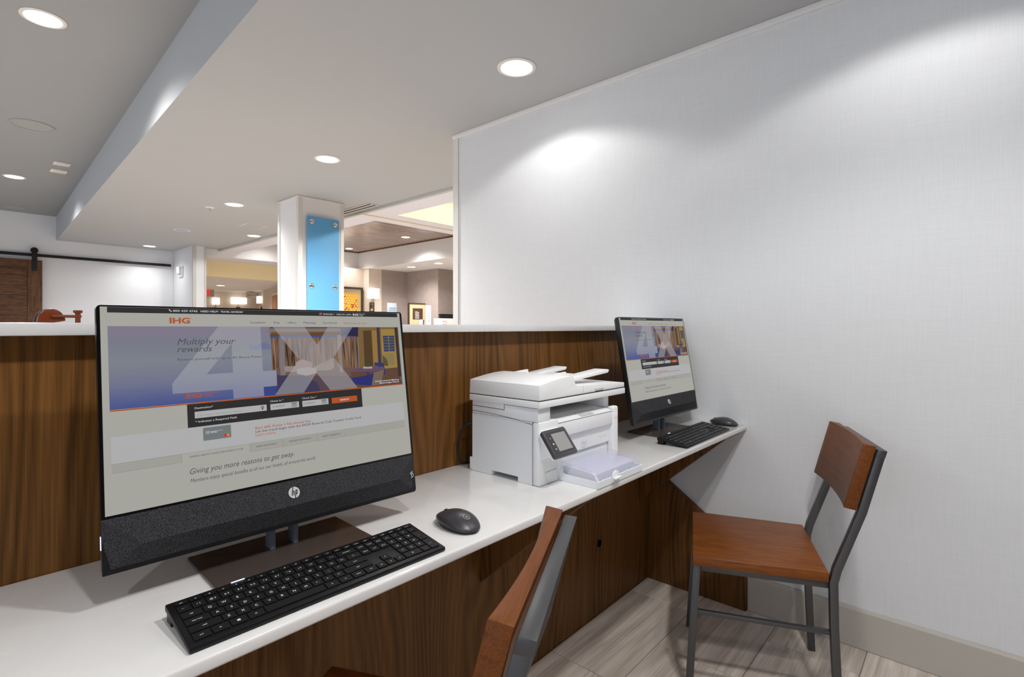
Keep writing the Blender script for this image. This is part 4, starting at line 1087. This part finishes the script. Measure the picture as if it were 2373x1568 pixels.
# ================================================================== FAR WALL
bd = thing('barn_door', 'brown plank barn door hanging on the far wall', 'door', (0.45, 10.12, 0.0))
obj('stile', MB().box(0.485, 0.641, -0.02, 0.02, 0.02, 2.19), M['barn_v'], bd, bevel=0.003)
obj('stile', MB().box(-0.641, -0.485, -0.02, 0.02, 0.02, 2.19), M['barn_v'], bd, bevel=0.003)
obj('top_rail', MB().box(-0.484, 0.484, -0.02, 0.02, 2.075, 2.19), M['barn'], bd, bevel=0.003)
obj('bottom_rail', MB().box(-0.484, 0.484, -0.02, 0.02, 0.02, 0.16), M['barn'], bd, bevel=0.003)
zt = 2.0715; pk = {}
hs = [0.105, 0.155, 0.134, 0.148, 0.142] + [0.141] * 9
for h in hs:
    h = min(h, zt - 0.163)
    if h < 0.05: break
    k = round(h, 4)
    if k not in pk: pk[k] = mesh(MB().box(-0.484, 0.484, -0.012, 0.012, 0.003 - h, 0), 'plank', M['barn'], bevel=0.003)
    obj('plank', pk[k], None, bd, (0, 0, zt)); zt -= h
rl = thing('barn_door_rail', 'black iron rail of the barn door on the far wall', 'rail', (0, 10.15, 2.265))
obj('flat_bar', MB().box(-0.9, 2.72, -0.005, 0.005, -0.021, 0.021), M['iron'], rl, bevel=0.001)
for x in (-0.6, 0.2, 1.3, 1.9, 2.25, 2.62):
    obj('spacer_bolt', MB().lathe([(0.011, -0.012), (0.011, 0.0495)], (x, 0, 0), 12, axis=1), M['iron'], rl)
hg = thing('door_hanger', 'black iron strap hanger with wheel above the barn door', 'hanger', (1.007, 10.098, 2.03))
obj('strap', MB().box(-0.030, 0.030, -0.006, 0.0005, 0.0, 0.31), M['iron'], hg, bevel=0.001)
obj('wheel', MB().lathe([(0.043, 0.002), (0.043, 0.030)], (0, 0, 0.255 + 0.045), 28, axis=1), M['iron'], hg, bevel=0.002)
for z in (0.03, 0.13):
    obj('bolt', MB().lathe([(0.010, -0.012), (0.010, -0.0062)], (0, 0, z), 10, axis=1), M['iron'], hg)
sn = thing('alarm_strobe', 'white wall alarm strobe on the return wall beside the barn door rail', 'alarm', (2.7695, 9.78, 2.05))
obj('back_plate', MB().box(-0.022, -0.0005, -0.10, 0.10, 0.0, 0.185), M['white_paint'], sn, bevel=0.006)
obj('lens_cover', MB().prism([(-0.0225, 0.04), (-0.055, 0.055), (-0.060, 0.165), (-0.0225, 0.175)], 1, -0.075, 0.06), M['white_paint'], sn, bevel=0.006)

# blue glass panel on the column
gp = thing('glass_panel', 'sky blue glass panel fixed to the white column by round standoffs', 'glass panel', (2.6425, 4.93, 0.0))
obj('pane', MB().box(-0.172, 0.172, -0.034, -0.022, 0.55, 2.322), M['blue'], gp, bevel=0.002)
for sx in (-1, 1):
    for z in (2.270, 1.632, 0.98):
        so = obj('standoff', MB().lathe([(0.011, -0.0075), (0.011, -0.0215)], (sx * 0.126, 0, z), 16, axis=1), M['chrome'], gp)
        obj('standoff_cap', MB().lathe([(0.024, -0.0345), (0.024, -0.040), (0.015, -0.046), (0.004, -0.048)], (sx * 0.126, 0, z), 24, axis=1), M['chrome'], gp, smooth=True)

# ================================================================== LOBBY AND CORRIDOR
def sconce(x, y, z, w, h, label, face='y'):
    t = thing('wall_sconce', label, 'wall lamp', (x, y, z), 0 if face == 'y' else math.pi / 2 * 3, 'lit wall sconces')
    d = 0.10
    obj('lamp_shade', MB().box(-w / 2, w / 2, -d - 0.02, -0.02, 0, h), M['shade'], t, bevel=0.008)
    obj('wall_arm', MB().box(-0.012, 0.012, -0.07, -0.0005, -0.075, -0.001), M['chrome'], t)
    fr = MB().box(-0.05, 0.05, -0.03, -0.012, -0.10, -0.08).box(-0.05, 0.05, -0.03, -0.012, -0.27, -0.25).box(-0.05, -0.034, -0.03, -0.012, -0.25, -0.10).box(0.034, 0.05, -0.03, -0.012, -0.25, -0.10).box(-0.02, 0.02, -0.012, -0.0005, -0.2, -0.12)
    obj('wall_bracket', fr, M['frame_dk'], t)
    return t
sconce(5.92, 9.06, 1.80, 0.23, 0.20, 'lit wall sconce beside the yellow lattice picture')
sconce(4.757, 14.2, 1.79, 0.15, 0.17, 'lit wall sconce under the red exit sign')
sconce(5.30, 14.2, 1.82, 0.36, 0.17, 'wide lit wall sconce behind the elevator sign')
t = sconce(5.555, 13.345, 1.82, 0.17, 0.18, 'lit wall sconce on the slanting corridor wall')
t.rotation_euler = (0, 0, -math.pi / 2 - 0.256)
ex = thing('exit_sign', 'red lit exit sign in the far corridor', 'sign', (4.445, 13.85, 1.97), 0)
obj('sign_box', MB().box(-0.18, 0.18, 0.0, 0.04, 0.0, 0.159), M['sign_grey'], ex, bevel=0.003)
e = MB(); text(e, 'EXIT', -0.155, 0.10, 0.03, -0.002, bold=.03, h=.115)
obj('sign_letters', e, M['red_sign'], ex)
el = thing('elevator_sign', 'beige hanging sign with red elevator lettering in the corridor', 'sign', (5.40, 13.6, 1.96), 0)
obj('sign_plate', MB().box(-0.115, 0.115, 0, 0.02, 0.0, 0.155), M['sign_grey'], el, bevel=0.002)
e = MB(); text(e, 'ELEVATOR', -0.095, 0.095, 0.055, -0.002, bold=.01)
obj('sign_letters', e, M['red_print'], el)
obj('hanger', MB().box(-0.06, 0.06, 0.005, 0.015, 0.1555, 0.1695), M['sign_grey'], el)
od = thing('corridor_door', 'orange brown door on the slanting corridor wall', 'door', (5.008, 11.258, 0.0), -math.pi / 2 - 0.256)
obj('door_leaf', MB().box(-0.45, 0.45, -0.03, -0.002, 0.0, 1.92), M['orange_door'], od, bevel=0.003)
obj('door_frame', MB().box(-0.50, -0.451, -0.04, -0.002, 0.0, 1.97).box(0.451, 0.50, -0.04, -0.002, 0.0, 1.97).box(-0.451, 0.451, -0.04, -0.002, 1.921, 1.97), M['trim'], od)
obj('door_handle', MB().lathe([(0.02, -0.031), (0.02, -0.06)], (0.38, 0, 1.0), 12, axis=1), M['chrome'], od)

ar = thing('framed_picture', 'framed yellow and red lattice picture on the beige wall', 'picture', (5.50, 9.25, 1.20))
obj('picture_print', MB().rect(-0.36, 0.235, 0.10, 0.70, -0.016), M['art'], ar)
obj('picture_mat', MB().box(-0.405, 0.29, -0.014, -0.0005, 0.03, 0.78), M['mat_board'], ar)
fr = MB().box(-0.445, -0.406, -0.035, -0.0005, -0.01, 0.82).box(0.291, 0.33, -0.035, -0.0005, -0.01, 0.82).box(-0.405, 0.29, -0.035, -0.0005, 0.781, 0.82).box(-0.405, 0.29, -0.035, -0.0005, -0.01, 0.029)
obj('picture_frame', fr, M['frame_dk'], ar)

sg = thing('wall_notice', 'pale blue printed notice on the taupe wall', 'notice', (6.40, 9.05, 1.36))
obj('notice_board', MB().box(-0.115, 0.115, -0.012, -0.0005, 0.0, 0.37), M['sign_pale'], sg, bevel=0.001)
for i, (a, c) in enumerate(((-.075, .1), (-.065, .1), (-.09, .1), (-.09, .1), (-.085, .1), (-.065, .1), (-.07, .1), (-.08, .09), (-.08, .1), (-.06, .1))):
    z = 0.262 - i * 0.022 - (0.014 if i > 3 else 0)
    obj('notice_line', MB().rect(a, c, z, z + 0.012, -0.0128), M['blue_print'], sg)

rc = thing('reception_counter', 'white reception counter with raised panel in front of the taupe wall', 'counter', (6.75, 7.78, 0.0))
obj('counter_body', MB().box(-1.0, 1.2, -0.02, 0.235, 0.0, 1.10), M['white_paint'], rc, bevel=0.004)
obj('raised_panel', MB().box(-0.30, 1.2, -0.05, -0.021, 0.0, 1.395), M['white_paint'], rc, bevel=0.003)
fp = thing('picture_stand', 'tan matted picture in a dark frame standing on the reception counter', 'picture', (6.21, 7.96, 1.10))
obj('picture_mat', MB().box(-0.185, 0.19, 0.0, 0.02, 0.001, 0.565), M['mat_board'], fp)
obj('picture_frame', MB().box(-0.205, -0.1855, -0.012, 0.022, 0.001, 0.585).box(-0.1855, 0.19, -0.012, 0.022, 0.5655, 0.585), M['frame_dk'], fp)
obj('picture_photo', MB().rect(-0.105, 0.135, 0.27, 0.485, -0.001), plain('brown_photo', (78, 50, 34), 0.5), fp)
b = MB().rect(-0.05, 0.0, 0.28, 0.43, -0.002).rect(0.005, 0.045, 0.28, 0.42, -0.002)
obj('photo_figure', b, plain('grey_photo_shape', (150, 144, 140), 0.5), fp)
obj('photo_glow', MB().disc(0.005, 0.35, 0.013, -0.003).disc(0.005, 0.41, 0.009, -0.003), plain('yellow_photo_shape', (226, 190, 70), 0.5), fp)
nt_ = thing('counter_notice', 'tall white paper notice standing on the reception counter', 'notice', (6.31, 7.745, 1.10))
obj('notice_sheet', MB().box(-0.068, 0.062, 0.0, 0.004, 0.001, 0.535), M['paper'], nt_)
for x0, x1, z0, z1 in [(-0.015, 0.030, 0.475, 0.480), (-0.02, 0.035, 0.45, 0.456), (-0.06, 0.055, 0.425, 0.428)] + [(-0.03, -0.02, 0.385 - i * .05, 0.395 - i * .05) for i in range(4)] + [(-0.005, 0.030, 0.385 - i * .05, 0.395 - i * .05) for i in range(4)]:
    obj('notice_line', MB().rect(x0, x1, z0, z1, -0.001), M['grey_print'], nt_)
cn = thing('counter_card', 'small white card on the raised reception panel', 'card', (6.70, 7.7295, 1.20))
obj('card_sheet', MB().box(-0.07, 0.07, -0.003, -0.0003, 0.0, 0.18), M['paper'], cn)
b = MB().disc(-0.035, 0.135, 0.012, -0.0035, 12).rect(-0.005, 0.04, 0.13, 0.138, -0.0035).rect(-0.04, 0.04, 0.08, 0.086, -0.0035)
obj('card_print', b, M['grey_print'], cn)
rm = thing('reception_monitor', 'dark monitor back behind the reception counter panel', 'monitor', (6.88, 7.95, 1.101))
obj('monitor_back', MB().prism([(-0.10, 0.30), (0.32, 0.30), (0.32, 0.39), (-0.13, 0.39)], 1, -0.02, 0.02).prism([(-0.10, 0.16), (0.32, 0.16), (0.32, 0.2999), (-0.10, 0.2999)], 1, -0.02, 0.02), M['black'], rm)
obj('monitor_edge', MB().box(-0.135, 0.325, -0.024, 0.024, 0.3905, 0.402), M['grille'], rm)
obj('monitor_foot', MB().box(0.05, 0.13, -0.03, 0.03, 0.0, 0.1595), M['black'], rm)
dv = thing('counter_dispenser', 'small white and black rounded dispenser on the reception counter', 'dispenser', (6.155, 7.72 + 0.06, 1.10))
obj('dispenser_shell', MB().prism([(0, 0.001), (0.055, 0.001), (0.055, 0.25), (0.04, 0.27), (0.015, 0.262), (0, 0.235)], 1, 0.0, 0.05), M['white_paint'], dv, bevel=0.004)
obj('dispenser_front', MB().prism([(0.0555, 0.001), (0.085, 0.001), (0.078, 0.22), (0.085, 0.262), (0.0555, 0.252)], 1, 0.004, 0.046), M['black'], dv)
